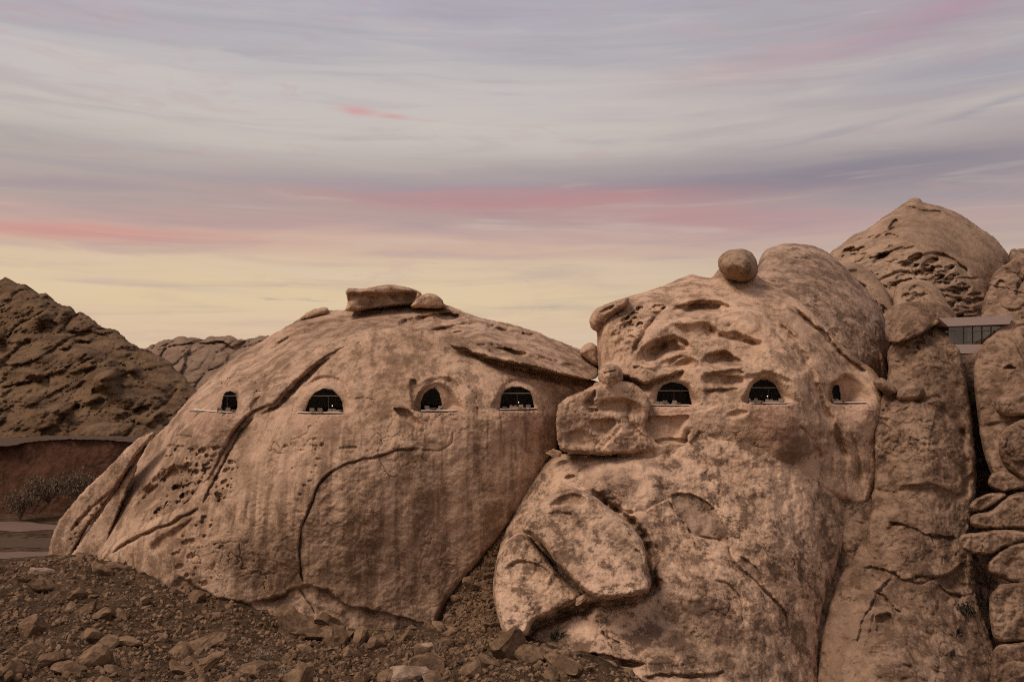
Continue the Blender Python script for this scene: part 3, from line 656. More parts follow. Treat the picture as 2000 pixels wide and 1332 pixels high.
r = Rock([(190, 1098), (200, 1050), (218, 1000), (242, 955), (268, 905), (292, 862), (326, 830), (368, 780), (400, 748), (440, 712), (500, 672), (540, 649), (575, 628), (600, 614), (640, 607), (690, 604), (760, 598), (830, 592), (880, 599), (930, 618), (1000, 634),
          (1040, 646), (1080, 661), (1120, 677), (1150, 692), (1165, 705), (1169, 733), (1150, 741), (1100, 731), (1040, 714), (985, 704), (945, 694), (905, 681), (860, 669), (800, 658), (760, 658), (710, 668), (660, 684), (620, 708), (585, 738), (555, 768), (533, 790), (512, 797), (486, 811), (464, 836),
          (446, 866), (426, 905), (405, 945), (388, 984), (350, 1006), (300, 1028), (250, 1054)],
         [(205, 1090, 160), (230, 1010, 168), (300, 870, 176), (400, 750, 184), (500, 672, 189), (600, 614, 194), (690, 603, 192), (760, 598, 190), (880, 600, 190), (1000, 634, 184), (1100, 668, 180), (1165, 708, 176), (1150, 736, 160), (1100, 725, 154.5), (1040, 706, 152.5), (940, 688, 154), (860, 667, 158), (800, 657, 160.5),
          (710, 667, 160), (650, 690, 158.5), (600, 725, 156.0), (533, 788, 151.3), (480, 812, 150.6), (446, 866, 150.2), (405, 945, 149.2), (388, 984, 148.6), (300, 1028, 152), (420, 800, 155), (350, 860, 160), (330, 940, 156), (560, 690, 166), (450, 750, 164), (700, 635, 172), (850, 630, 172), (950, 655, 166), (1060, 690, 162)],
         7, 2.4, (2.0, 16), 21, TH=12)
r.noise(0.5, 4, 3, squash=(0.5, 1, 1.4))
for c, w, dp, st, fl in [([(776, 640), (790, 626), (830, 618), (880, 614), (905, 622)], 4, 1.2, 2.4, 26), ([(820, 652), (850, 644), (890, 636), (930, 630)], 3, 0.8, 1.6, 18), ([(862, 656), (890, 648), (906, 646)], 3, 0.8, 1.2, 12), ([(708, 668), (708, 648), (740, 632), (764, 622)], 1.8, 0.7, 0.3, 20), ([(708, 669), (738, 663), (770, 657)], 1.6, 0.6, 0, 10),
                         ([(590, 640), (610, 634), (640, 628), (680, 622)], 2, 0.4, 0.6, 16), ([(640, 616), (660, 610), (690, 612), (760, 608), (785, 609)], 2.2, 0.4, 0.6, 14), ([(950, 632), (985, 646), (1010, 650)], 3, 0.9, 1.2, 14), ([(1018, 650), (1030, 655), (1042, 652)], 3, 1.2, 1.0, 10),
                         ([(880, 612), (930, 632), (960, 640), (1000, 652), (1050, 676)], 2.5, 0.6, 0.8, 20), ([(935, 676), (950, 672), (985, 676), (1000, 690), (1050, 700)], 4, 0.6, 1.2, 14), ([(1080, 664), (1100, 690), (1130, 700)], 2, 0.5, 0.5, 10), ([(500, 700), (540, 672), (590, 648), (640, 640)], 2.5, 0.4, 0.7, 24),
                         ([(420, 760), (460, 728), (500, 705), (540, 700)], 2, 0.4, 0.5, 18), ([(466, 745), (490, 738), (502, 742)], 4, 1.0, 1.4, 12), ([(505, 726), (520, 736), (528, 750), (515, 775), (500, 795)], 3, 0.8, 1.0, 14), ([(330, 838), (350, 815), (380, 790), (400, 770)], 2.5, 0.5, 0.6, 16)]:
    r.crack(c, w, dp, st, fl, 2.0)
r.crack([(890, 664), (930, 672), (980, 680), (1030, 690), (1080, 704), (1120, 714), (1172, 722)], 5, 0, 2.6, 70, 4, 0.12)
r.crack([(900, 652), (950, 658), (1010, 670), (1080, 688), (1140, 704)], 9, -1.0, 0, 10, 3, 0.2)
for c, w, st, fl in [([(774, 644), (788, 628), (830, 618), (885, 614), (915, 624)], 4, 2.4, 20), ([(822, 652), (856, 643), (900, 634), (935, 630)], 3, 1.8, 14), ([(864, 657), (892, 648), (910, 646)], 3, 1.4, 10), ([(945, 640), (975, 634), (1005, 645)], 3, 1.6, 12), ([(640, 618), (700, 611), (790, 607), (860, 609)], 4, 1.2, 18),
                     ([(590, 642), (640, 630), (690, 626)], 3, 1.0, 16), ([(500, 690), (560, 658), (620, 640)], 3, 1.0, 18), ([(430, 750), (480, 712), (530, 690), (590, 668)], 3, 0.8, 20), ([(960, 660), (1010, 668), (1060, 682), (1110, 698)], 3, 1.0, 16)]:
    r.crack(c, w, 0.2, st, fl, 4.5, 0.2)
r.hollow([(776, 640), (784, 630), (830, 621), (880, 619), (895, 624), (860, 634), (820, 641), (790, 646)], 2.4, 3, 18, 0.5)
r.hollow([(950, 688), (965, 678), (1000, 680), (1020, 694), (990, 700), (960, 695)], 2.2, 3, 12, 0.4, attr='varnish_shade', k=0.4)  # colour also darker inside the hollow
r.hollow([(940, 646), (975, 638), (1000, 646), (975, 652)], 1.2, 3, 9)
r.hollow([(1010, 652), (1030, 648), (1046, 654), (1030, 660)], 1.2, 3, 8)
r.hollow([(400, 776), (420, 752), (445, 742), (470, 746), (476, 768), (470, 800), (395, 803)], 1.6, 10, 30)
r.hollow([(466, 752), (480, 742), (500, 744), (506, 756), (490, 764), (472, 764)], 1.4, 4, 12, 0.3)
r.hollow([(486, 790), (500, 776), (516, 776), (508, 796), (490, 806)], 1.2, 4, 10, 0.4)
# weathered flank with honeycomb hollows
r.hollow([(262, 968), (300, 930), (330, 908), (370, 910), (380, 940), (350, 975), (300, 992), (266, 1000)], 2.4, 8, 22, 0.5, attr='varnish_shade', k=0.45)  # large hollow coloured darker within
r.hollow([(318, 930), (340, 912), (352, 925), (330, 945), (318, 948)], 1.6, 3, 8).hollow([(276, 975), (290, 955), (310, 945), (300, 975)], 1.4, 3, 8)
r.hollow([(340, 852), (352, 847), (374, 850), (376, 857), (350, 858)], 1.1, 2, 6, 0.4).hollow([(322, 872), (335, 867), (345, 872), (336, 877)], 1.1, 2, 5, 0.3).hollow([(412, 873), (425, 869), (433, 874), (424, 880)], 1.1, 2, 5, 0.3)
r.pits(50, [(330, 880), (390, 870), (430, 880), (400, 950), (370, 985), (310, 985), (300, 930)], (2.2, 8), 1.3, (1, 1.7), -25, 5)
r.pits(26, [(250, 1020), (300, 1000), (330, 960), (380, 985), (300, 1022)], (2, 5), 0.8, (1, 1.6), -25, 6)
r.pits(24, [(400, 750), (450, 715), (490, 700), (470, 730), (430, 770)], (2, 6), 0.6, (1.2, 2.4), -28, 7)
r.pits(10, [(585, 700), (630, 680), (640, 690), (590, 715)], (2.5, 7), 0.9, (1, 1.8), -20, 8)
r.pits(18, [(505, 730), (530, 740), (515, 780), (490, 790)], (2, 6), 0.8, (1, 1.6), -20, 9)
r.crack([(350, 985), (358, 960), (355, 940)], 2, 0.8)
r.noise(0.8, 2.0, 3, True, mask=r.mask([(255, 1000), (300, 920), (350, 880), (430, 870), (395, 960), (330, 1000)], 40))
r.crack([(388, 802), (404, 782), (424, 765), (446, 754), (468, 760), (476, 780)], 5, 0.0, 1.8, 22, 3, 0.2)
carve(r, W1, 'dome'); sheetR = r
r.paint('pale', [(262, 930), (300, 890), (330, 860), (318, 910), (290, 930)], 0.6, 14).paint('varnish_shade', [(600, 640), (700, 620), (680, 660), (600, 690)], 0.35, 40)
r.build('rock_sheet', M['sheet'], dome)

# tilted slabs leaning on the left foot of the dome
def feat_a(r):
    r.pits(20, [(125, 1060), (170, 990), (215, 960), (190, 1040)], (2, 6), 0.7, (1, 1.8), -50, 4); r.crack([(135, 1040), (165, 1005), (215, 960)], 2.5, 0.8, 0.6, 16)
boulder('leaning_slab', [(96, 1098), (98, 1062), (112, 1022), (140, 985), (170, 952), (200, 925), (228, 896), (258, 866), (284, 848), (300, 845), (292, 862), (266, 888), (248, 920), (222, 958), (200, 990), (170, 1030), (146, 1072), (130, 1105)], 168, 7, 2.2, M['sheet'],
        'long leaning slab at the far left foot of the dome, above the road', None, (-7, -2), 'rock slab', (2.0, 12), 31, 'slabs leaning on the dome foot', feat=feat_a)
boulder('leaning_slab', [(128, 1108), (150, 1068), (176, 1030), (205, 988), (232, 948), (252, 915), (262, 905), (268, 915), (250, 955), (232, 1000), (214, 1045), (205, 1085), (190, 1112)], 167, 5, 2.0, M['sheet'],
        'narrow pitted slab squeezed between the leaning slab and the dome flank', None, (-6, -3), 'rock slab', (2.4, 10), 32, 'slabs leaning on the dome foot')

# summit boulders
def feat_cap(r):
    r.crack([(680, 572), (700, 575), (715, 572), (740, 575), (780, 571), (815, 572)], 3, 0.5, 1.6, 60, 2.0, 0.03)
    r.hollow([(704, 574), (730, 577), (790, 572), (812, 577), (800, 592), (760, 597), (705, 602)], 1.2, 4, 10); r.bump(760, 587, 8, 5, 1.0)
    r.paint('ochre', [(680, 570), (704, 572), (704, 604), (678, 604)], 0.4, 8).paint('varnish_shade', [(704, 575), (812, 575), (800, 598), (705, 603)], 0.35, 10)  # front face painted darker as shade under the lip, left end as lit
boulder('cap_boulder', [(675, 570), (682, 563), (700, 564), (722, 562), (740, 558), (765, 556), (790, 560), (812, 566), (824, 575), (818, 588), (804, 597), (770, 598), (735, 602), (704, 608), (676, 607), (679, 592), (677, 580)], 180, 8, 4, M['sheet'],
        'long flat-topped cap boulder balanced on the left dome summit', None, (3, 0), 'boulder', (0.7, 10), 41, feat=feat_cap)
boulder('summit_stone', [(802, 598), (815, 582), (826, 575), (840, 573), (856, 578), (864, 586), (868, 594), (880, 600), (850, 603), (815, 602)], 181, 8, 3, M['sheet'], 'small rounded stone tucked against the right end of the cap boulder', None, (2, 0), 'boulder', (2.0, 12), 42)
boulder('summit_stone', [(586, 624), (594, 615), (606, 607), (624, 602), (636, 600), (642, 606), (636, 614), (618, 620), (600, 626)], 189, 7, 3, M['sheet'], 'low broken stone on the left shoulder of the dome summit', None, (2, 0), 'boulder', (1.2, 8), 43)
boulder('saddle_boulder', [(1132, 690), (1138, 676), (1152, 669), (1164, 674), (1170, 686), (1174, 716), (1160, 716), (1142, 700)], 170, 12, 4, M['sheet'], 'small dark boulder wedged in the notch between the two domes', None, (0, 0), 'boulder', (1.2, 8), 44)

# ---------------------------------------------------------------- scree gully between the domes
r = Rock([(1080, 868), (1110, 880), (1080, 960), (1030, 1050), (1010, 1150), (1005, 1260), (990, 1300), (800, 1290), (830, 1200), (880, 1120), (940, 1050), (1000, 960), (1050, 890)],
         [(1075, 880, 160), (1040, 940, 155), (1000, 1010, 150), (960, 1080, 146.5), (930, 1140, 144), (900, 1200, 142), (960, 1240, 130), (850, 1260, 137), (1000, 1200, 137), (1000, 1100, 146), (830, 1290, 132), (990, 1290, 122)], 6, 1, (2, 14), 51, rough=False)
gully = r
r.noise(0.8, 6, 3).noise(0.4, 1.6, 3, True).noise(0.15, 0.6, 2)
o = r.build('scree_slope', M['talus']); tag(o, kind='structure')

# ---------------------------------------------------------------- right boulder face
# far dome and the masses behind
r = Rock([(1560, 640), (1600, 520), (1622, 494), (1645, 476), (1668, 458), (1690, 450), (1712, 434), (1725, 424), (1745, 411), (1765, 398), (1780, 388), (1796, 388), (1806, 396), (1840, 404), (1880, 421), (1906, 440), (1934, 458), (1955, 478), (1972, 503), (1985, 540), (1990, 600), (1980, 680), (1900, 720), (1700, 700)],
         [(1620, 495, 262), (1712, 435, 268), (1790, 390, 276), (1880, 420, 272), (1970, 500, 266), (1985, 600, 256), (1850, 520, 238), (1780, 480, 244), (1720, 540, 232), (1850, 620, 220), (1650, 560, 236), (1700, 690, 215), (1900, 700, 214), (1930, 560, 244), (1570, 640, 240)],
         16, 8, (1.6, 13), 61, TH=30)
r.noise(0.9, 6, 3, squash=(0.6, 1, 1.5))
pitted = [(1620, 500), (1700, 450), (1745, 440), (1760, 480), (1790, 500), (1860, 520), (1890, 560), (1920, 640), (1700, 640), (1640, 540)]
r.noise(1.6, 3.4, 3, True, mask=r.mask(pitted, 24) * 0.8, squash=(0.45, 1, 1.5))
r.pits(110, pitted, (2.2, 9), 2.2, (1.4, 3.4), -14, 3)
r.pits(60, [(1780, 540), (1870, 520), (1910, 600), (1900, 640), (1770, 620)], (2.2, 9), 2.0, (1.4, 3.2), -4, 13)
r.crack([(1700, 470), (1745, 446), (1765, 440)], 3, 1, 1.0, 14).crack([(1770, 402), (1800, 410), (1845, 416)], 3, 1.2, 1.4, 12, 3).crack([(1745, 520), (1800, 500), (1830, 494), (1870, 512), (1900, 545)], 3.0, 1.2, 2.2, 40, 3)
r.crack([(1640, 535), (1680, 510), (1720, 500), (1745, 488)], 3, 1.4, 1.6, 16, 3).crack([(1700, 560), (1740, 536), (1780, 530)], 3, 1.4, 1.4, 14, 3)
r.hollow([(1700, 516), (1715, 496), (1732, 490), (1738, 500), (1715, 520)], 2.4, 4, 10).hollow([(1856, 574), (1875, 560), (1898, 560), (1880, 572)], 2.0, 3, 9).hollow([(1812, 552), (1830, 545), (1850, 552), (1830, 558)], 1.6, 3, 7)
gq = np.random.default_rng(12)
for k in range(34):
    cx_ = 1640 + 270 * gq.random(); cy_ = 455 + 170 * gq.random(); L_ = 14 + 34 * gq.random(); a_ = math.radians(-22 + 26 * (cx_ - 1640) / 270 + gq.normal() * 6)
    if inside((cx_, cy_), np.array(pitted, float)): r.crack([(cx_ - L_ * math.cos(a_), cy_ - L_ * math.sin(a_)), (cx_, cy_ - 2), (cx_ + L_ * math.cos(a_), cy_ + L_ * math.sin(a_))], 2.2, 1.0, 1.2, 9, 4)
r.paint('varnish_shade', [(1790, 410), (1900, 440), (1970, 520), (1930, 560), (1840, 500), (1770, 470)], 0.35, 40)
tag(r.build('domed_peak', M['far']), 'tall domed peak with honeycombed left slope behind the face', 'rock dome')
r = Rock([(1930, 560), (1945, 530), (1972, 512), (1974, 490), (1990, 486), (2020, 488), (2090, 500), (2120, 700), (1920, 700), (1915, 620)], [(1940, 560, 226), (2000, 490, 236), (2100, 500, 236), (2000, 600, 214), (2100, 690, 205), (1920, 690, 208)], 8, 4, (2.6, 12), 62, TH=20)
r.blocks(6, 1.6, 0.5, 1.0, 4).noise(1.0, 4, 3, True).crack([(1985, 580), (1990, 555), (2010, 540)], 4, 2.5, 1.5).hollow([(1942, 560), (1955, 545), (1968, 560), (1955, 575)], 1.5, 3, 8)
tag(r.build('broken_shoulder', M['right']), 'dark broken rock shoulder at the right edge below the peak', 'rock')

r = Rock([(1628, 530), (1650, 514), (1672, 514), (1700, 530), (1724, 556), (1745, 590), (1760, 625), (1740, 650), (1700, 640), (1660, 590)], [(1640, 525, 208), (1700, 540, 206), (1750, 610, 200), (1680, 590, 200)], 18, 8, (1.0, 12), 63, TH=16)
r.hollow([(1652, 530), (1668, 524), (1690, 534), (1680, 540), (1660, 538)], 1.6, 4, 9).hollow([(1672, 548), (1690, 555), (1702, 572), (1688, 566)], 1.6, 3, 8).pits(14, [(1680, 570), (1720, 590), (1740, 620), (1700, 610)], (2, 7), 1.2, (1, 1.8), 30, 1)
tag(r.build('sloping_fin', M['far']), 'narrow rounded fin of rock sloping down between dome and peak', 'rock fin')
r = Rock([(1745, 600), (1750, 560), (1775, 548), (1800, 546), (1830, 560), (1850, 590), (1880, 640), (1860, 660), (1760, 640)], [(1750, 560, 206), (1830, 570, 204), (1800, 640, 192), (1870, 640, 196)], 16, 6, (1.4, 12), 64, TH=14)
r.hollow([(1768, 588), (1785, 575), (1815, 572), (1800, 584), (1780, 594)], 1.6, 3, 10).crack([(1775, 560), (1800, 560), (1830, 585), (1852, 620)], 3, 0.6, 1.0, 20).pits(12, [(1760, 560), (1800, 556), (1810, 590), (1765, 590)], (2, 6), 0.9, (1.2, 2), -15, 1)
tag(r.build('weathered_block', M['far']), 'weathered block with hollowed face under the peak, behind the bridge roof', 'rock')

r = Rock([(1440, 560), (1474, 530), (1484, 505), (1494, 489), (1512, 481), (1532, 476), (1556, 476), (1582, 479), (1604, 486), (1618, 494), (1640, 512), (1668, 540), (1698, 572), (1722, 606), (1736, 650), (1742, 720), (1748, 790), (1735, 840), (1660, 790), (1560, 680), (1450, 600)],
         [(1484, 510, 196), (1556, 478, 202), (1618, 495, 202), (1700, 575, 194), (1740, 690, 186), (1745, 790, 178), (1560, 560, 180), (1640, 620, 176), (1700, 700, 174), (1480, 580, 182), (1450, 600, 182), (1660, 780, 172)],
         22, 9, (1.0, 16), 65, TH=20)
r.blocks(16, 1.2, 0.08, 1.6, 5).crack([(1500, 492), (1520, 484), (1548, 486)], 4, 1.2, 1.6, 9).crack([(1572, 486), (1592, 484), (1612, 492)], 4, 1.2, 1.4, 9).hollow([(1510, 496), (1520, 494), (1520, 500), (1512, 500)], 1, 2, 3)
r.crack([(1490, 545), (1510, 550), (1524, 555)], 2.5, 0.8, 0.6, 8)
r.paint('varnish_shade', [(1520, 520), (1600, 510), (1700, 600), (1730, 700), (1640, 640)], 0.15, 60)
r.noise(0.5, 3, 3, True).flakes(6, 0.4, 5)
tag(r.build('shoulder_dome', M['shoulder']), 'brown shoulder dome rising behind the egg-shaped boulder', 'rock dome')

# the face itself
face = empty('hollowed_cliff', tuple(pt(1400, 960, 150)))
tag(face, 'great hollowed cliff with three arched openings, right of the gully', 'cliff')
r = Rock([(1166, 660), (1164, 640), (1170, 604), (1195, 590), (1230, 579), (1265, 568), (1300, 556), (1325, 545), (1350, 536), (1368, 540), (1388, 542), (1400, 530), (1412, 518), (1430, 512), (1460, 520), (1490, 545), (1530, 566), (1570, 592), (1610, 632), (1650, 672), (1690, 708), (1718, 738), (1728, 780), (1722, 840), (1720, 900), (1712, 960), (1690, 990), (1640, 980),
          (1560, 950), (1400, 930), (1260, 930), (1200, 900), (1190, 830), (1180, 760), (1168, 710)],
         [(1170, 610, 172), (1230, 580, 176), (1300, 556, 180), (1350, 538, 184), (1420, 520, 186), (1490, 545, 182), (1168, 700, 166), (1200, 640, 163), (1260, 640, 160), (1340, 640, 158), (1420, 620, 161), (1480, 640, 158), (1540, 640, 161), (1600, 660, 165), (1650, 690, 168), (1710, 740, 168), (1400, 700, 153), (1300, 700, 154.5), (1480, 720, 151.5),
          (1560, 740, 151), (1600, 790, 153), (1310, 800, 150), (1400, 800, 148.5), (1500, 800, 147), (1570, 850, 148), (1640, 800, 157), (1700, 800, 157), (1720, 860, 158.5), (1660, 900, 155), (1610, 900, 152), (1480, 880, 147.5), (1350, 860, 148), (1240, 860, 150), (1220, 760, 155), (1700, 960, 155.5), (1640, 960, 153), (1400, 920, 148)],
         18, 5, (1.2, 16), 71, TH=16)
faceR = r
r.noise(0.5, 5, 3, squash=(0.6, 1, 1.2))
r.hollow([(1262, 660), (1300, 634), (1340, 622), (1400, 618), (1470, 636), (1505, 676), (1480, 714), (1390, 728), (1290, 730), (1246, 712)], 2.2, 26, 40)
r.crack([(1300, 606), (1330, 590), (1400, 586), (1450, 600), (1500, 640), (1540, 690), (1566, 740)], 7, -1.0, 0, 10, 2, 0.2)
r.crack([(1225, 712), (1290, 716), (1350, 700), (1400, 722), (1470, 712)], 5, -0.9, 0, 10, 3, 0.2)
r.crack([(1305, 598), (1280, 620), (1256, 650), (1244, 675), (1236, 694)], 5, 2.2, -0.8, 20, 3)
r.noise(1.1, 1.8, 3, True, mask=r.mask([(1200, 600), (1240, 600), (1300, 598), (1270, 640), (1240, 690), (1200, 690), (1195, 640)], 20) * 0.8)
r.pits(24, [(1205, 605), (1290, 598), (1260, 640), (1225, 650)], (2.2, 8), 1.4, (1, 2.2), -25, 2)
r.hollow([(1212, 630), (1218, 620), (1230, 617), (1232, 623), (1222, 630)], 1.8, 2, 5, 0.3).hollow([(1270, 615), (1285, 603), (1302, 596), (1296, 606), (1280, 618)], 1.6, 3, 6)
r.hollow([(1318, 620), (1328, 604), (1350, 594), (1402, 593), (1412, 603), (1434, 610), (1400, 616), (1360, 624), (1330, 625)], 3.2, 3, 26, 1.0, attr='varnish_shade', k=0.35)  # inside of this hollow is coloured darker
r.crack([(1290, 644), (1305, 630), (1325, 625), (1370, 624), (1400, 618), (1435, 610)], 2.0, 0.5, -0.5, 16)
r.hollow([(1386, 626), (1402, 648), (1440, 652), (1488, 672), (1470, 677), (1430, 674), (1400, 662), (1384, 645)], 3.0, 22, 14, 0.0)
r.hollow([(1318, 632), (1380, 626), (1398, 655), (1380, 668), (1340, 672), (1322, 655)], 1.4, 14, 24, attr='ochre', k=0.3)
r.hollow([(1240, 709), (1250, 694), (1264, 676), (1290, 666), (1318, 661), (1328, 671), (1356, 681), (1361, 687), (1340, 693), (1300, 698), (1268, 708)], 2.9, 3, 34, 0.9, attr='ochre', k=0.25)
r.crack([(1276, 706), (1284, 688), (1300, 672)], 2, 0.4, 0.6, 10)
r.hollow([(1368, 716), (1380, 698), (1400, 688), (1424, 690), (1452, 712), (1430, 720), (1395, 722)], 2.2, 6, 26, 0.5)
r.hollow([(1278, 722), (1300, 706), (1340, 697), (1362, 706), (1368, 722), (1330, 730)], 2.2, 8, 24, 0.5)
r.crack([(1372, 730), (1410, 728), (1440, 722), (1456, 732)], 2.2, 0.5, 0.8, 24).crack([(1372, 764), (1410, 762), (1446, 758)], 2.4, 0.7, 0.7, 18)
r.hollow([(1370, 734), (1400, 730), (1450, 738), (1452, 752), (1400, 757), (1372, 752)], 1.2, 4, 12)
r.crack([(1212, 728), (1234, 744), (1256, 752), (1280, 746), (1300, 738), (1322, 730), (1344, 722)], 5, 0.6, 1.8, 22, 3)
r.crack([(1236, 718), (1250, 715), (1258, 720)], 2.2, 0.6, 0.5, 8)
r.crack([(1222, 738), (1232, 752), (1252, 758)], 5, 1.2, 1.0, 12)
r.crack([(1256, 808), (1300, 808), (1340, 806), (1380, 800), (1410, 786)], 2.2, 0.4, -0.7, 20, 2.5)
r.hollow([(1262, 812), (1300, 812), (1345, 810), (1336, 838), (1322, 862), (1280, 864), (1264, 840)], 1.4, 3, 16, attr='pale', k=0.5)
r.hollow([(1411, 818), (1422, 806), (1442, 799), (1464, 801), (1458, 812), (1436, 820)], 0.8, 3, 18, 0.1, attr='ochre', k=0.4)
r.crack([(1348, 840), (1342, 852), (1346, 866), (1362, 850), (1366, 838)], 2.4, 0.8, 0.8, 10)
r.hollow([(1278, 858), (1300, 854), (1340, 856), (1338, 866), (1300, 870), (1284, 868)], 1.6, 3, 6)
for c, w, st, fl in [([(1296, 616), (1322, 600), (1352, 591), (1405, 590), (1442, 608)], 4, 2.6, 24), ([(1234, 708), (1260, 676), (1292, 662), (1326, 658), (1364, 686)], 4, 3.0, 26), ([(1384, 626), (1400, 646), (1440, 652), (1492, 672)], 6, 2.6, 18), ([(1364, 714), (1384, 693), (1420, 688), (1454, 710)], 4, 2.4, 18),
                     ([(1276, 718), (1310, 701), (1345, 696), (1370, 712)], 4, 1.8, 16), ([(1208, 726), (1234, 741), (1258, 748), (1284, 742), (1312, 734), (1350, 724)], 5, 2.2, 26), ([(1392, 742), (1450, 737), (1490, 729), (1530, 736), (1566, 764)], 5, 1.2, 20), ([(1250, 772), (1256, 800), (1250, 830), (1262, 850)], 5, -1.6, 20),
                     ([(1330, 566), (1400, 560), (1470, 574), (1530, 604), (1580, 650)], 8, 1.0, 40), ([(1200, 640), (1212, 680), (1216, 712)], 6, 1.2, 24)]:
    r.crack(c, w, 0.0, st, fl, 4.0, 0.2)
# folds running down the right cheek
r.crack([(1480, 600), (1520, 630), (1560, 672), (1585, 725), (1610, 790), (1640, 850), (1662, 920)], 8, 0.9, 2.6, 40, 2).crack([(1510, 640), (1545, 680), (1570, 700)], 4, 0.5, 0.6, 16)
r.crack([(1548, 596), (1580, 628), (1610, 652), (1640, 688), (1665, 708), (1700, 732)], 4.5, 1.6, 2.4, 26, 2.5)
r.crack([(1534, 600), (1560, 618), (1590, 640), (1618, 664)], 2.0, 0.6, -0.6, 12, 2)
r.crack([(1618, 834), (1624, 880), (1628, 940)], 5, 0.6, 0.6, 16).crack([(1660, 840), (1676, 890), (1684, 950)], 4, 0.7, 0.6, 16).crack([(1640, 880), (1650, 930), (1655, 960)], 4, 0.5, -0.5, 14)
r.crack([(1560, 830), (1590, 860), (1606, 900)], 4, 0.4, 0.5, 14)
r.crack([(1590, 748), (1612, 752), (1636, 750), (1648, 738), (1650, 728)], 4, 0.3, 1.4, 14, 2)
W5 = dict(outer=[(1260, 792), (1269, 766), (1284, 751), (1310, 742), (1336, 748), (1349, 765), (1355, 791)], inner=[(1281, 790), (1285, 766), (1295, 752), (1312, 746), (1332, 750), (1344, 760), (1351, 790)], sill=(1264, 1351, 791), tr=763, mu=[1316])
W6 = dict(outer=[(1458, 788), (1462, 765), (1472, 747), (1490, 737), (1516, 738), (1533, 754), (1547, 774), (1558, 788)], inner=[(1461, 786), (1464, 767), (1472, 750), (1485, 742), (1500, 742), (1514, 751), (1522, 768), (1530, 786)], sill=(1464, 1559, 787), tr=757, mu=[1500], t=5.5)
W7 = dict(outer=[(1626, 787), (1623, 757), (1638, 746), (1650, 735), (1676, 734), (1692, 742), (1702, 764), (1703, 787)], inner=[(1629, 785), (1625, 765), (1628, 753), (1638, 752), (1641, 770), (1642, 785)], sill=(1629, 1698, 786), tr=None, mu=[], t=9.5, flat=True)
for w in (W5, W6, W7): carve(r, w, 'face')
r.paint('varnish_shade', [(1510, 850), (1555, 830), (1572, 870), (1565, 905), (1525, 898)], 0.9, 34).paint('red', [(1470, 805), (1545, 800), (1560, 850), (1500, 880)], 0.6, 26)
r.paint('varnish_shade', [(1600, 840), (1700, 840), (1716, 940), (1640, 960)], 0.06, 50)  # faint darker tone over the right cheek
r.paint('pale', [(1540, 600), (1580, 590), (1600, 640), (1560, 660)], 0.6, 20).paint('pale', [(1420, 610), (1500, 620), (1520, 680), (1430, 690)], 0.45, 40)
r.build('cliff_face', M['face'], face)

# lower bulge
r = Rock([(1058, 905), (1080, 890), (1120, 886), (1180, 889), (1240, 890), (1290, 884), (1325, 874), (1350, 858), (1372, 846), (1392, 852), (1425, 862), (1470, 868), (1510, 880), (1550, 892), (1592, 914), (1625, 946), (1645, 990), (1650, 1040), (1640, 1090), (1616, 1160), (1600, 1230), (1600, 1330), (1620, 1420),
          (1300, 1440), (1120, 1400), (1020, 1330), (975, 1260), (962, 1180), (966, 1110), (984, 1040), (1012, 980), (1040, 930)],
         [(1060, 905, 152), (1180, 889, 148), (1300, 884, 147.4), (1372, 850, 147.6), (1470, 868, 147.9), (1550, 892, 149.6), (1592, 914, 151.6), (1648, 1000, 152.5), (1640, 1090, 148), (1605, 1200, 141), (1610, 1330, 135), (1000, 1040, 144), (970, 1150, 139), (980, 1260, 133), (1100, 950, 143), (1250, 960, 140.5), (1400, 930, 145), (1520, 950, 146.5), (1590, 1040, 146), (1450, 1060, 138.5),
          (1300, 1060, 135), (1150, 1060, 137), (1350, 1180, 129), (1500, 1180, 133), (1200, 1200, 128), (1080, 1180, 132), (1100, 1280, 124), (1300, 1300, 121), (1500, 1320, 125), (1300, 1430, 113), (1150, 1400, 114), (1550, 1420, 122)],
         20, lambda X, Y: 3.0 * (1 - sstep(X, 1270, 1340)) + 0.25 + 3.0 * sstep(X, 1560, 1620) * sstep(Y, 920, 960), (2.2, 18), 72, TH=16)
bulgeR = r
r.noise(0.9, 7, 3, True).noise(0.35, 1.3, 3)
r.bump(1490, 1040, 110, 120, 2.6).bump(1360, 1150, 90, 70, 1.4).bump(1180, 930, 90, 34, 1.2)
r.hollow([(1310, 966), (1330, 962), (1352, 963), (1385, 982), (1408, 1012), (1420, 1038), (1427, 1062), (1400, 1058), (1352, 1046), (1335, 1020), (1318, 995)], 0.9, 3, 5, 0.2, attr='varnish_shade', k=0.75)
r.crack([(1304, 976), (1320, 1000), (1340, 1028), (1352, 1046), (1360, 1068), (1372, 1080)], 2.4, 1.1, 0.5, 16, 1.2).crack([(1352, 1046), (1385, 1052), (1425, 1063)], 2.2, 0.9, 0, 10, 1.2)
r.crack([(1422, 1062), (1426, 1085), (1438, 1105), (1470, 1130), (1500, 1160), (1530, 1195), (1545, 1240)], 2.8, 1.1, 0.4, 14, 1.5)
r.hollow([(1444, 1086), (1460, 1092), (1480, 1108), (1492, 1128), (1490, 1142), (1470, 1128), (1452, 1108)], 0.7, 3, 4, 0.2, attr='varnish_shade', k=0.75)
r.crack([(1260, 1000), (1275, 985), (1300, 975), (1330, 964)], 3, 0.6, -0.5, 14, 2.5)
r.crack([(1150, 956), (1190, 986), (1226, 1012), (1254, 1044), (1272, 1080), (1276, 1120), (1280, 1146), (1262, 1168), (1210, 1180), (1160, 1180), (1140, 1190), (1050, 1226), (1034, 1252)], 9, 3.4, 0, 10, 2, 0.08)
r.crack([(1190, 990), (1215, 998), (1240, 1002)], 4, 1.0, -0.5, 12)
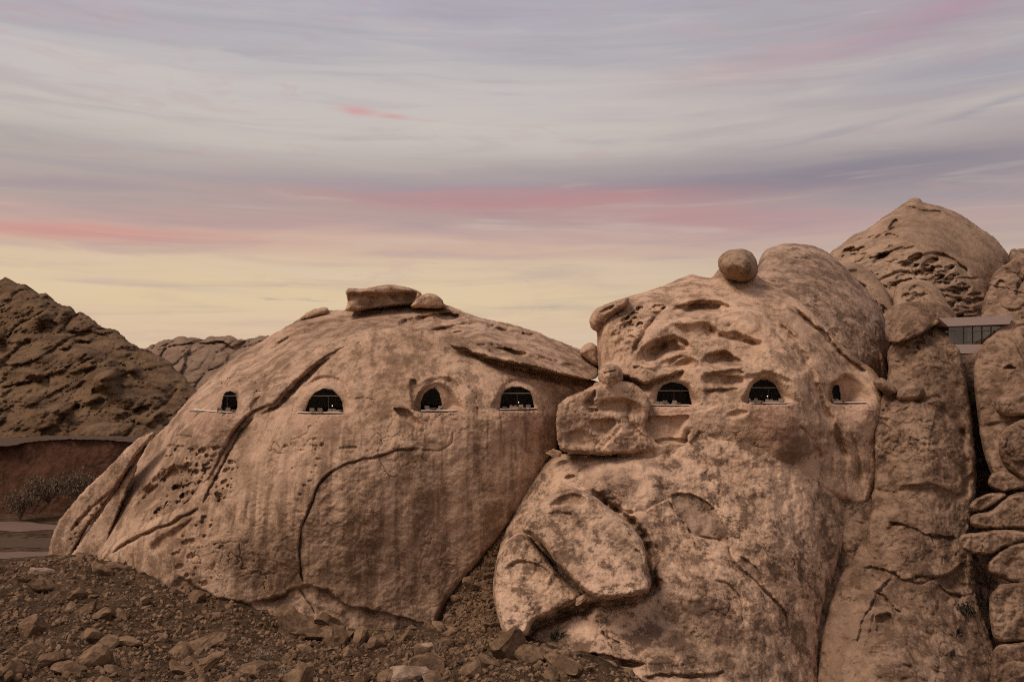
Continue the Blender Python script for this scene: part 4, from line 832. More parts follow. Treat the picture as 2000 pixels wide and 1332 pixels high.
r.hollow([(1100, 934), (1112, 926), (1128, 928), (1120, 938), (1108, 940)], 1.2, 2, 8, 0.2, attr='ochre', k=0.4).crack([(1126, 928), (1138, 914), (1150, 908)], 2.5, 0.6, 0.4, 8)
r.crack([(1174, 1230), (1190, 1246), (1215, 1256)], 2.4, 0.6, 0.3, 14).crack([(1390, 1132), (1425, 1142), (1450, 1180), (1446, 1230)], 2.2, 0.5, 0.3, 20)
r.crack([(1060, 905), (1110, 893), (1180, 893), (1275, 880)], 3, 1.0, -0.4, 12)
r.crack([(1030, 1260), (1090, 1280), (1150, 1275), (1220, 1290), (1260, 1300)], 3, 0.8, 1.2, 24, 4).crack([(1250, 1322), (1300, 1318), (1360, 1320), (1420, 1310)], 3, 0.8, 1.0, 24, 4).hollow([(1200, 1290), (1240, 1288), (1262, 1296), (1240, 1306), (1206, 1302)], 1.6, 3, 8)
r.paint('pale', [(1230, 980), (1262, 960), (1275, 1000), (1250, 1015), (1215, 1000)], 0.9, 22).paint('pale', [(1080, 895), (1250, 892), (1270, 930), (1120, 920)], 0.5, 24).paint('pale', [(1490, 880), (1540, 900), (1560, 960), (1520, 1010), (1480, 920)], 0.55, 40)
r.paint('varnish_shade', [(1590, 950), (1640, 980), (1640, 1060), (1590, 1080)], 0.6, 40).paint('varnish_shade', [(1260, 1190), (1400, 1180), (1500, 1240), (1560, 1320), (1400, 1330), (1280, 1260)], 0.5, 60)  # first patch: painted shade on shoulder's right side; second: darker lower face
r.paint('varnish_shade', [(1140, 920), (1250, 930), (1230, 975), (1180, 960)], 0.45, 30).paint('varnish_shade', [(1070, 1232), (1100, 1228), (1112, 1246), (1085, 1258), (1068, 1250)], 0.9, 14)
r.build('bulge', M['bulge'], face)

# block with honey-coloured scoops, left of the first right-hand opening
def feat_p(r):
    r.noise(0.9, 4, 3).flakes(4, 0.3, 4)
    r.hollow([(1160, 792), (1180, 778), (1225, 776), (1262, 796), (1262, 818), (1220, 814), (1172, 812)], 1.6, 6, 26, 0.4, attr='ochre', k=0.7)
    r.hollow([(1150, 822), (1196, 817), (1204, 830), (1192, 850), (1168, 856), (1154, 842)], 1.5, 3, 22, 0.4, attr='ochre', k=0.8)
    r.hollow([(1104, 846), (1140, 838), (1170, 856), (1176, 874), (1110, 878)], 0.8, 8, 16, attr='ochre', k=0.6)
    r.hollow([(1136, 790), (1150, 772), (1164, 762), (1162, 782), (1146, 804)], 1.6, 3, 12, 0.3)
    r.crack([(1234, 786), (1228, 812), (1240, 836), (1258, 852)], 3, 0.6, 0.9, 18, 3).crack([(1172, 880), (1190, 862), (1206, 846), (1216, 836)], 3, 0.5, -1.2, 20, 3).crack([(1152, 822), (1196, 817)], 1.6, 0.5, 0)
    r.pits(16, [(1145, 785), (1160, 770), (1172, 800), (1150, 812)], (2, 6), 0.8, (1, 1.6), 0, 2)
    r.paint('varnish_shade', [(1092, 800), (1130, 790), (1150, 830), (1120, 850), (1092, 850)], 0.5, 24)
boulder('honey_block', [(1088, 800), (1096, 785), (1118, 772), (1145, 760), (1165, 748), (1190, 744), (1222, 744), (1248, 756), (1266, 775), (1268, 805), (1262, 835), (1274, 862), (1280, 880), (1250, 886), (1200, 889), (1150, 888), (1100, 882), (1092, 868), (1086, 840)], 147.2, 9, 2.4, M['face'],
        'blocky outcrop with honey-coloured scooped hollows between the two domes', None, (1.5, -2), 'rock', (3.0, 16), 73, TH=10, feat=feat_p)
def feat_egg(r):
    r.noise(0.9, 4.0, 3).flakes(3, 0.3, 4)
    r.crack([(1404, 502), (1418, 500), (1428, 514), (1444, 524), (1466, 528)], 1.8, 0.35, 0.3, 10, 0.8); r.paint('varnish_shade', [(1410, 525), (1470, 525), (1480, 550), (1430, 556)], 0.3, 14)  # darker underside paints in the shade below the egg's belly
boulder('egg_boulder', [(1403, 522), (1404, 506), (1414, 494), (1432, 487), (1452, 487), (1468, 494), (1477, 508), (1481, 526), (1476, 542), (1462, 551), (1444, 553), (1424, 546), (1410, 536)], 170, 38, 9, M['right'], 'round egg-shaped boulder perched on the skyline of the cliff', None, (0, 0), 'boulder', (1.6, 26), 74, TH=5, feat=feat_egg)
def feat_sm(r):
    r.noise(0.5, 1.2, 3, True); r.crack([(1178, 730), (1190, 726), (1206, 722)], 2, 0.5, 0.4, 10)
boulder('wedge_boulder', [(1168, 738), (1172, 722), (1182, 713), (1198, 711), (1212, 718), (1217, 732), (1214, 746), (1200, 757), (1186, 767), (1176, 756)], 147, 20, 4.5, M['face'], 'craggy wedge-shaped boulder resting above the honey-coloured block', None, (1.5, 0), 'boulder', (1.0, 9), 75, feat=feat_sm)
def feat_kn(r):
    r.hollow([(1168, 612), (1180, 602), (1202, 596), (1196, 606), (1178, 614)], 1.6, 2, 5, 0.3).hollow([(1164, 636), (1172, 626), (1180, 630), (1178, 644), (1168, 646)], 1.4, 3, 6)
boulder('overhanging_knob', [(1151, 632), (1153, 618), (1162, 605), (1178, 597), (1200, 591), (1226, 580), (1224, 598), (1206, 612), (1190, 626), (1180, 642), (1170, 648), (1158, 644)], 166, 13, 4, M['face'], 'smooth overhanging knob jutting from the top left of the cliff', None, (0, 0), 'rock', (1.8, 14), 76, feat=feat_kn)

# heart-shaped slab and the block under it
def feat_h(r):
    r.noise(0.35, 2, 3, True); r.hollow([(1072, 986), (1088, 972), (1118, 962), (1140, 966), (1148, 980), (1128, 992), (1092, 992)], 0.9, 3, 12, 0.3, attr='ochre', k=0.4)
    r.crack([(1068, 1004), (1090, 1000), (1120, 1006)], 2.5, 0.4, 0.3, 14).paint('varnish_shade', [(1180, 1010), (1240, 1050), (1255, 1110), (1200, 1070)], 0.45, 40)  # colour gets darker towards the slab's right side
    r.crack([(1240, 1070), (1254, 1084), (1256, 1100)], 2.4, 0.6, 0.4, 8)
boulder('heart_slab', [(1020, 1036), (1030, 1012), (1046, 990), (1066, 972), (1090, 960), (1118, 954), (1142, 960), (1166, 972), (1190, 992), (1216, 1010), (1240, 1034), (1256, 1060), (1264, 1090), (1262, 1118), (1271, 1138), (1266, 1154), (1244, 1162), (1210, 1168), (1182, 1171), (1160, 1166), (1136, 1150), (1108, 1124), (1084, 1096), (1066, 1070), (1044, 1050)],
        128.0, 12, 3.6, M['bulge'], 'big heart-shaped slab leaning on the lower bulge', None, (-0.5, -6.5), 'rock slab', (0.8, 16), 78, TH=6, feat=feat_h)
def feat_k(r):
    r.noise(0.4, 2, 3, True); r.crack([(985, 1110), (1010, 1098), (1040, 1100), (1080, 1120)], 3, 0.6, 0.8, 24, 2)
boulder('corner_block', [(966, 1118), (974, 1082), (990, 1056), (1012, 1040), (1030, 1044), (1052, 1066), (1076, 1100), (1106, 1136), (1136, 1158), (1128, 1174), (1100, 1188), (1062, 1206), (1040, 1218), (1030, 1240), (1010, 1246), (986, 1238), (974, 1210), (964, 1166)],
        129.2, 12, 3.6, M['bulge'], 'blunt split block below the heart-shaped slab, beside the scree gully', None, (-0.5, -6.0), 'boulder', (0.8, 16), 79, TH=6, feat=feat_k)

# right-hand columns
r = Rock([(1728, 640), (1732, 610), (1748, 596), (1790, 588), (1830, 592), (1856, 604), (1862, 622), (1830, 634), (1800, 652), (1770, 666), (1742, 670), (1731, 660)], [(1740, 610, 168), (1850, 610, 170), (1760, 660, 164.5), (1800, 630, 165)], 6, 1.6, (0.9, 14), 81, TH=14)
r.noise(0.4, 3, 3)
r.blocks(7, 0.8, 0.1, 1.4, 3)
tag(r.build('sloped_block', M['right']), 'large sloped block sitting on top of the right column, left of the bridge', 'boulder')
r = Rock([(1736, 720), (1734, 690), (1748, 668), (1780, 652), (1810, 638), (1838, 628), (1856, 640), (1870, 664), (1880, 700), (1888, 750), (1896, 800), (1904, 860), (1908, 920), (1904, 980), (1895, 1040), (1890, 1090), (1840, 1130), (1760, 1120), (1694, 1080), (1700, 1000), (1708, 930), (1708, 860), (1710, 800), (1728, 760)],
         [(1740, 700, 167), (1838, 630, 171), (1870, 680, 166), (1890, 780, 161), (1900, 900, 155), (1890, 1060, 148), (1810, 700, 163), (1800, 800, 157), (1800, 920, 151), (1790, 1040, 145), (1720, 820, 158), (1716, 920, 154), (1710, 1040, 148), (1840, 1120, 142)],
         9, 2.6, (3.0, 26), 82, TH=18)
r.noise(0.5, 3, 3, True).blocks(13, 1.5, 0.12, 1.6, 4, rot=0.3).flakes(6, 0.4, 4)
r.hollow([(1778, 672), (1790, 666), (1808, 668), (1800, 674), (1784, 676)], 1.4, 2, 5, 0.3).hollow([(1746, 707), (1754, 704), (1763, 706), (1756, 710)], 1.0, 2, 4).pits(10, [(1770, 676), (1800, 676), (1790, 694), (1770, 690)], (2, 4), 0.7, (1, 1.6), 0, 3)
r.crack([(1790, 658), (1805, 650), (1822, 652)], 3, 0.7, 0.6, 10).crack([(1722, 786), (1760, 776), (1800, 784), (1830, 776), (1850, 790)], 4, 1.0, -1.6, 40, 4).crack([(1740, 800), (1730, 806), (1722, 800)], 3, 0.8, 0.6)
r.crack([(1880, 830), (1886, 900), (1890, 980)], 6, 0.8, 0.8, 20).crack([(1735, 1018), (1770, 1026), (1800, 1040), (1825, 1042)], 2.4, 0.5, 1.0, 30, 5).crack([(1760, 1055), (1790, 1058), (1826, 1048), (1870, 1052)], 3, 1.2, 0.6, 20, 3)
r.hollow([(1736, 1022), (1752, 1018), (1780, 1032), (1790, 1044), (1760, 1040)], 0.8, 3, 8, attr='ochre', k=0.7)
r.paint('varnish_shade', [(1800, 720), (1860, 700), (1880, 820), (1830, 860)], 0.4, 40)
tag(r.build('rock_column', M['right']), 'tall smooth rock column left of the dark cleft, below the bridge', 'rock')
boulder('ledge_stone', [(1706, 742), (1722, 738), (1742, 750), (1752, 764), (1744, 772), (1726, 768), (1712, 758)], 158, 10, 3.5, M['right'], 'oblong stone lodged in the corner beside the rightmost arched opening', None, (0, 0), 'boulder', (2.2, 14), 83)
boulder('ledge_stone', [(1750, 772), (1760, 756), (1780, 746), (1800, 752), (1808, 770), (1800, 782), (1776, 786), (1756, 784)], 157.5, 12, 3.5, M['right'], 'rounded stone resting on the column ledge next to the oblong stone', None, (0, 0), 'boulder', (2.2, 14), 84)
r = Rock([(1630, 960), (1670, 940), (1712, 940), (1736, 990), (1730, 1040), (1710, 1080), (1680, 1140), (1660, 1220), (1650, 1330), (1650, 1420), (1570, 1420), (1575, 1300), (1585, 1190), (1600, 1080)], [(1650, 960, 155.5), (1715, 980, 155.5), (1640, 1100, 150), (1610, 1190, 144), (1690, 1060, 149.5), (1610, 1330, 137), (1610, 1420, 131)], 6, 0.6, (3, 12), 85, TH=8)
r.noise(0.8, 2.5, 3, True).crack([(1690, 930), (1694, 955), (1704, 960), (1708, 950)], 3, 1).flakes(4, 0.5, 4)
tag(r.build('rubble_wedge', M['right']), 'broken dark rock filling the crease between lower bulge and right column', 'rock')

# lower right mass
r = Rock([(1590, 1420), (1596, 1330), (1604, 1260), (1618, 1190), (1640, 1130), (1670, 1085), (1700, 1040), (1750, 1020), (1800, 1024), (1850, 1026), (1890, 1050), (1904, 1110), (1908, 1170), (1930, 1230), (1960, 1330), (1980, 1420)],
         [(1600, 1330, 134), (1640, 1130, 146), (1720, 1045, 148), (1850, 1055, 148), (1900, 1120, 146), (1920, 1230, 140), (1960, 1400, 130), (1680, 1200, 137), (1780, 1140, 140), (1780, 1060, 144.5), (1850, 1150, 142), (1660, 1330, 127), (1780, 1280, 129), (1880, 1300, 132), (1700, 1410, 121), (1850, 1400, 123)],
         10, 1.2, (1.6, 14), 86, TH=14)
lowR = r
r.noise(0.7, 3, 3, True).noise(0.5, 2.2, 3, squash=(0.3, 1, 1.6))
r.crack([(1676, 1106), (1720, 1112), (1750, 1124), (1772, 1132), (1800, 1118), (1808, 1090), (1830, 1075)], 2.4, 0.8, 0.9, 26, 5).crack([(1772, 1132), (1800, 1140), (1830, 1124)], 3, 1.0, -0.6, 14, 2).crack([(1830, 1140), (1856, 1160), (1880, 1164)], 3, 1.0, 0.8, 14, 3)
r.crack([(1746, 1120), (1716, 1155), (1702, 1180), (1684, 1210), (1676, 1250), (1678, 1268)], 2.2, 0.6, -0.8, 18, 5).crack([(1712, 1158), (1726, 1164), (1740, 1180), (1762, 1196)], 2.2, 0.7, 0.8, 16, 4).crack([(1708, 1190), (1702, 1230), (1686, 1270)], 2.0, 0.4, 0.5, 12, 4)
r.hollow([(1712, 1200), (1740, 1196), (1748, 1230), (1720, 1250), (1708, 1230)], 1.2, 4, 12).crack([(1845, 1105), (1852, 1090), (1870, 1080)], 3, 0.5, 0.5, 12).hollow([(1838, 1118), (1880, 1110), (1888, 1148), (1842, 1150)], 0.8, 3, 5, 0.3)
r.blocks(4.5, 0.5, 0.15, 1.6, 6, mask=r.mask([(1740, 1180), (1900, 1160), (1940, 1332), (1700, 1400)], 50))
r.paint('pale', [(1610, 1220), (1680, 1180), (1690, 1330), (1600, 1400)], 0.6, 40)
tag(r.build('foot_mass', M['right']), 'pale rounded rock foot at the bottom right, right of the lower bulge', 'rock')

# rock wall right of the cleft
r = Rock([(1960, 624), (1972, 612), (2000, 604), (2080, 600), (2140, 700), (2140, 960), (1990, 960), (1950, 945), (1930, 910), (1916, 860), (1908, 800), (1902, 740), (1904, 700), (1918, 672), (1940, 648)],
         [(1960, 625, 167), (2050, 605, 170), (2120, 700, 166), (1906, 740, 162), (1920, 860, 155), (1960, 940, 150), (1980, 740, 157), (2050, 800, 154), (2050, 940, 147)], 9, 3, (0.9, 18), 87, TH=18)
r.noise(0.5, 3, 3, squash=(0.5, 1, 1.6)).blocks(14, 1.6, 0.12, 1.6, 7, rot=0.2).flakes(6, 0.4, 4).hollow([(1957, 720), (1966, 713), (1978, 714), (1988, 720), (1970, 724)], 1.6, 2, 6, 0.3)
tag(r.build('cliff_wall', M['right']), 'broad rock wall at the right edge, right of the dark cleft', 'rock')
g = 'boulders piled at the right edge'
for nm, ol, D, R, T, lb, sd in [
    ('piled_boulder', [(1942, 790), (1946, 778), (1980, 770), (2060, 760), (2060, 812), (2000, 814), (1962, 812), (1946, 804)], 151, 16, 4, 'flat-bottomed boulder at the right edge, highest of the pile', 88),
    ('piled_boulder', [(1950, 870), (1956, 846), (1976, 828), (2010, 816), (2080, 812), (2080, 950), (2010, 944), (1975, 926), (1956, 900)], 148, 24, 5, 'large rounded boulder at the right edge, second from the top of the pile', 89),
    ('piled_boulder', [(1936, 926), (1960, 918), (1990, 934), (2002, 948), (1980, 958), (1950, 960), (1930, 946)], 147, 10, 3, 'pointed boulder at the right edge, below the large rounded one', 90),
    ('piled_boulder', [(1894, 986), (1906, 974), (1930, 964), (1958, 962), (1966, 970), (1944, 984), (1922, 996), (1900, 998)], 145, 10, 3, 'sausage-shaped boulder lying above the long flat boulder', 91),
    ('piled_boulder', [(1894, 1012), (1906, 1003), (1936, 996), (1962, 974), (1990, 962), (2080, 950), (2080, 1034), (2000, 1034), (1930, 1034), (1900, 1028)], 143, 16, 4, 'long flat boulder at the right edge, above the brown overhanging slab', 92),
    ('piled_boulder', [(1873, 1056), (1880, 1044), (1910, 1040), (1950, 1034), (1990, 1036), (2020, 1046), (1990, 1060), (1960, 1070), (1936, 1082), (1900, 1082), (1880, 1072)], 140, 12, 3.5, 'tongue-shaped brown boulder overhanging a dark gap at the right', 93),
    ('piled_boulder', [(1928, 1104), (1940, 1084), (1966, 1066), (2000, 1056), (2080, 1050), (2080, 1150), (2000, 1146), (1962, 1132), (1936, 1122)], 139, 18, 4, 'grey rounded boulder at the right edge, below the tongue-shaped one', 94),
    ('piled_boulder', [(1932, 1200), (1934, 1166), (1946, 1148), (1970, 1138), (2080, 1140), (2080, 1254), (1990, 1256), (1950, 1254), (1938, 1236)], 136, 18, 4, 'squat boulder at the right edge, second from the bottom', 95),
    ('piled_boulder', [(1936, 1290), (1944, 1264), (1976, 1256), (2080, 1256), (2080, 1400), (1960, 1400), (1938, 1340)], 132, 18, 4, 'lowest boulder of the pile in the bottom right corner', 96)]:
    boulder(nm, ol, D, R * 0.55, T * 0.7, M['right'], lb, None, (0, -2), 'boulder', (1.6, 16), sd, g, feat=lambda r: (r.noise(0.5, 2.5, 3, True), r.blocks(5, 0.7, 0.1, 1.2, sd)))
# cleft back
r = Rock([(1850, 690), (1900, 680), (1930, 700), (1960, 900), (2000, 1000), (2040, 1200), (2040, 1400), (1880, 1400), (1880, 1100), (1890, 1000), (1880, 850)], [(1890, 700, 190), (1920, 900, 176), (1960, 1100, 160), (1990, 1350, 148), (1890, 1350, 150), (1880, 1000, 170)], 10, 2, (1, 14), 97, TH=6)
r.noise(0.8, 3, 3, True)
tag(r.build('cleft_back', M['right']), 'dark rock at the back of the cleft under the bridge', 'rock')

# ---------------------------------------------------------------- small builders
def box_np(c, d):
    """eight corners and six quads of a box: centre c, full size d"""
    x, y, z = np.array(d) / 2
    V = np.array([(-x, -y, -z), (x, -y, -z), (x, y, -z), (-x, y, -z), (-x, -y, z), (x, -y, z), (x, y, z), (-x, y, z)]) + np.array(c)
    Q = np.array([(0, 3, 2, 1), (4, 5, 6, 7), (0, 1, 5, 4), (1, 2, 6, 5), (2, 3, 7, 6), (3, 0, 4, 7)])
    return V, Q
def boxes(name, items, mat, parent, loc=None):
    """one part made of boxes given relative to the parent"""
    V = []; Q = []; n = 0
    for c, d in items:
        v, q = box_np(c, d); V.append(v); Q.append(q + n); n += 8
    me = mesh_np(name, np.concatenate(V), np.concatenate(Q), None, False, None, (mat,))
    o = bpy.data.objects.new(name, me); COL.objects.link(o); o.parent = parent
    return o
def prism(name, poly, y0, y1, mat, parent):
    """an x-z outline pushed through from y0 to y1, relative to the parent"""
    p = np.array(poly, float); n = len(p)
    V = np.concatenate([np.stack([p[:, 0], np.full(n, y0), p[:, 1]], 1), np.stack([p[:, 0], np.full(n, y1), p[:, 1]], 1)])
    me = bpy.data.meshes.new(name); a = sum(p[i, 0] * p[(i + 1) % n, 1] - p[(i + 1) % n, 0] * p[i, 1] for i in range(n))
    f = list(range(n)); b = [n + i for i in range(n)][::-1]
    if a < 0: f = f[::-1]; b = b[::-1]
    fs = [f, b]
    for i in range(n):
        j = (i + 1) % n; q = (i, n + i, n + j, j); fs.append(q if a > 0 else q[::-1])
    me.from_pydata([tuple(v) for v in V], [], fs); me.materials.append(mat); me.update()
    o = bpy.data.objects.new(name, me); COL.objects.link(o); o.parent = parent
    return o
def clip_poly(poly, axis, lim, keep_less):
    out = []; n = len(poly)
    for i in range(n):
        a, b = poly[i], poly[(i + 1) % n]; ia = (a[axis] <= lim) == keep_less; ib = (b[axis] <= lim) == keep_less
        if ia: out.append(a)
        if ia != ib:
            t = (lim - a[axis]) / (b[axis] - a[axis]); out.append((a[0] + t * (b[0] - a[0]), a[1] + t * (b[1] - a[1])))
    return out

M['coping'] = plain('pale_stone_coping', (0.88, 0.73, 0.57), 0.8, 0.1, 6.0, var=0.06)
M['floor'] = plain('terrace_paving', (0.30, 0.23, 0.18), 0.7, 0.1, 5.0, var=0.1)
M['metal'] = plain('bronze_frame', (0.085, 0.065, 0.050), 0.45, 0, 5.0, 0.6)
M['bar'] = plain('pale_bronze_bar', (0.26, 0.20, 0.155), 0.5, 0, 5.0, 0.3)
M['linen'] = plain('sand_upholstery', (0.30, 0.22, 0.165), 0.9, 0.2, 12.0)
M['wood'] = plain('dark_wood', (0.11, 0.065, 0.040), 0.6, 0.1, 12.0)
M['curtain'] = plain('pale_curtain', (0.80, 0.68, 0.54), 0.9, 0.2, 3.0)
M['render'] = plain('smooth_render', (0.52, 0.385, 0.315), 0.85, 0.1, 1.2, var=0.06)
def glass_mat(name, ior, tint):
    m = bpy.data.materials.new(name); m.use_nodes = True; t = m.node_tree; t.nodes.clear(); N = NT(t)
    tr = N.n('ShaderNodeBsdfTransparent'); tr.inputs[0].default_value = tint
    gl = N.n('ShaderNodeBsdfGlossy'); gl.inputs['Roughness'].default_value = 0.03; gl.inputs[0].default_value = (0.8, 0.8, 0.8, 1)
    fr = N.n('ShaderNodeFresnel'); fr.inputs[0].default_value = ior
    ms = N.n('ShaderNodeMixShader'); t.links.new(fr.outputs[0], ms.inputs[0]); t.links.new(tr.outputs[0], ms.inputs[1]); t.links.new(gl.outputs[0], ms.inputs[2])
    out = N.n('ShaderNodeOutputMaterial'); t.links.new(ms.outputs[0], out.inputs[0])
    return m
M['glass'] = glass_mat('window_glass', 1.18, (0.55, 0.50, 0.44, 1)); M['mirror_glass'] = glass_mat('reflective_glass', 1.8, (0.8, 0.78, 0.74, 1))
def lamp_mat():
    m = bpy.data.materials.new('lit_lamp_glass'); m.use_nodes = True; b = m.node_tree.nodes['Principled BSDF']
    b.inputs['Emission Color'].default_value = (1.0, 0.72, 0.42, 1); b.inputs['Emission Strength'].default_value = 1.6; b.inputs['Base Color'].default_value = (0.8, 0.7, 0.5, 1)
    return m
M['lamp'] = lamp_mat()

# ---------------------------------------------------------------- arched openings: sills, floors, glazing, furniture
ROCKS = {'dome': dome, 'face': face}
where = ['the leftmost opening, on the dome flank', 'the second opening from the left', 'the third opening from the left, beside the scooped block', 'the fourth opening from the left',
         'the first opening of the face, beside the honey block', 'the middle opening of the face', 'the rightmost opening, beside the oblong stone']
WIN.sort(key=lambda w: w['sill'][0])
SURF = {0: None}
def flr(w, depth): return HC + (HY - w['sill'][2]) / F * w['Ds'] - 0.12
def make_chair(t, s=1.0):
    boxes('seat', [((0, 0, 0.38), (0.78, 0.74, 0.16))], M['linen'], t); boxes('backrest', [((0, 0.33, 0.66), (0.78, 0.14, 0.46))], M['linen'], t)
    for x in (-0.42, 0.42): boxes('armrest', [((x, 0, 0.50), (0.10, 0.74, 0.10)), ((x, -0.3, 0.42), (0.08, 0.08, 0.12)), ((x, 0.3, 0.42), (0.08, 0.08, 0.12))], M['wood'], t)
    for x in (-0.36, 0.36):
        for y in (-0.32, 0.32): boxes('leg', [((x, y, 0.15), (0.07, 0.07, 0.30))], M['wood'], t)
def make_table(t, s=1.0):
    n = 14; a = np.linspace(0, 2 * math.pi, n, endpoint=False)
    V = np.concatenate([np.stack([0.45 * np.cos(a), 0.45 * np.sin(a), np.full(n, z)], 1) for z in (0.46, 0.52)])
    me = bpy.data.meshes.new('table_top'); me.from_pydata([tuple(v) for v in V], [], [list(range(n))[::-1], list(range(n, 2 * n))] + [(i, (i + 1) % n, n + (i + 1) % n, n + i) for i in range(n)]); me.materials.append(M['linen'])
    o = bpy.data.objects.new('table_top', me); COL.objects.link(o); o.parent = t
    boxes('stem', [((0, 0, 0.24), (0.12, 0.12, 0.44))], M['wood'], t); boxes('base', [((0, 0, 0.02), (0.5, 0.5, 0.04))], M['wood'], t)
def make_daybed(t, s=1.0):
    boxes('frame', [((0, 0, 0.22), (2.1, 0.95, 0.14))], M['wood'], t); mt = boxes('mattress', [((0, 0, 0.40), (2.0, 0.9, 0.20))], M['linen'], t)
    boxes('pillow', [((-0.72, 0.2, 0.62), (0.5, 0.34, 0.24))], M['linen'], mt); boxes('pillow', [((0.0, 0.25, 0.60), (0.5, 0.28, 0.22))], M['linen'], mt)
    for x in (-0.95, 0.95):
        for y in (-0.38, 0.38): boxes('leg', [((x, y, 0.08), (0.08, 0.08, 0.16))], M['wood'], t)
def make_lantern(t, s=1.0):
    boxes('base', [((0, 0, 0.03), (0.26, 0.26, 0.06))], M['wood'], t); po = boxes('post', [((0, 0, 0.6), (0.05, 0.05, 1.14))], M['wood'], t); boxes('lamp_shade', [((0, 0, 1.24), (0.13, 0.13, 0.16))], M['lamp'], po)
MAKE = dict(c=('armchair', make_chair, 'sand-coloured armchair', 'chair'), t=('side_table', make_table, 'small round side table', 'table'), d=('daybed', make_daybed, 'low daybed with pillows', 'daybed'), l=('floor_lantern', make_lantern, 'lit floor lantern', 'lamp'))
FURN = [[('c', 430, 1.2, 40), ('c', 445, 2.4, 10), ('t', 457, 1.5, 0)],
        [('c', 610.5, 1.6, 175), ('c', 625.5, 1.6, 185), ('d', 652, 2.4, 0), ('t', 665, 1.2, 0), ('l', 649, 3.6, 0)],
        [('c', 835, 2.2, 20), ('t', 847, 1.8, 0), ('c', 858, 2.2, -30)],
        [('d', 1006, 2.8, 0), ('c', 1019, 2.0, 160), ('c', 1031, 2.0, 190), ('l', 1013, 3.8, 0), ('t', 986, 1.5, 0)],
        [('d', 1292, 2.4, 0), ('c', 1301, 1.6, 20), ('c', 1317, 2.2, -20), ('t', 1325, 1.2, 0)],
        [('c', 1468, 2.0, 60), ('c', 1480, 2.2, 40), ('t', 1476, 0.9, 0), ('t', 1487, 0.9, 0), ('d', 1507, 2.6, 0), ('l', 1499, 3.8, 0), ('c', 1525, 1.8, -20)],
        [('d', 1635, 2.4, 0), ('t', 1648, 1.6, 0)]]
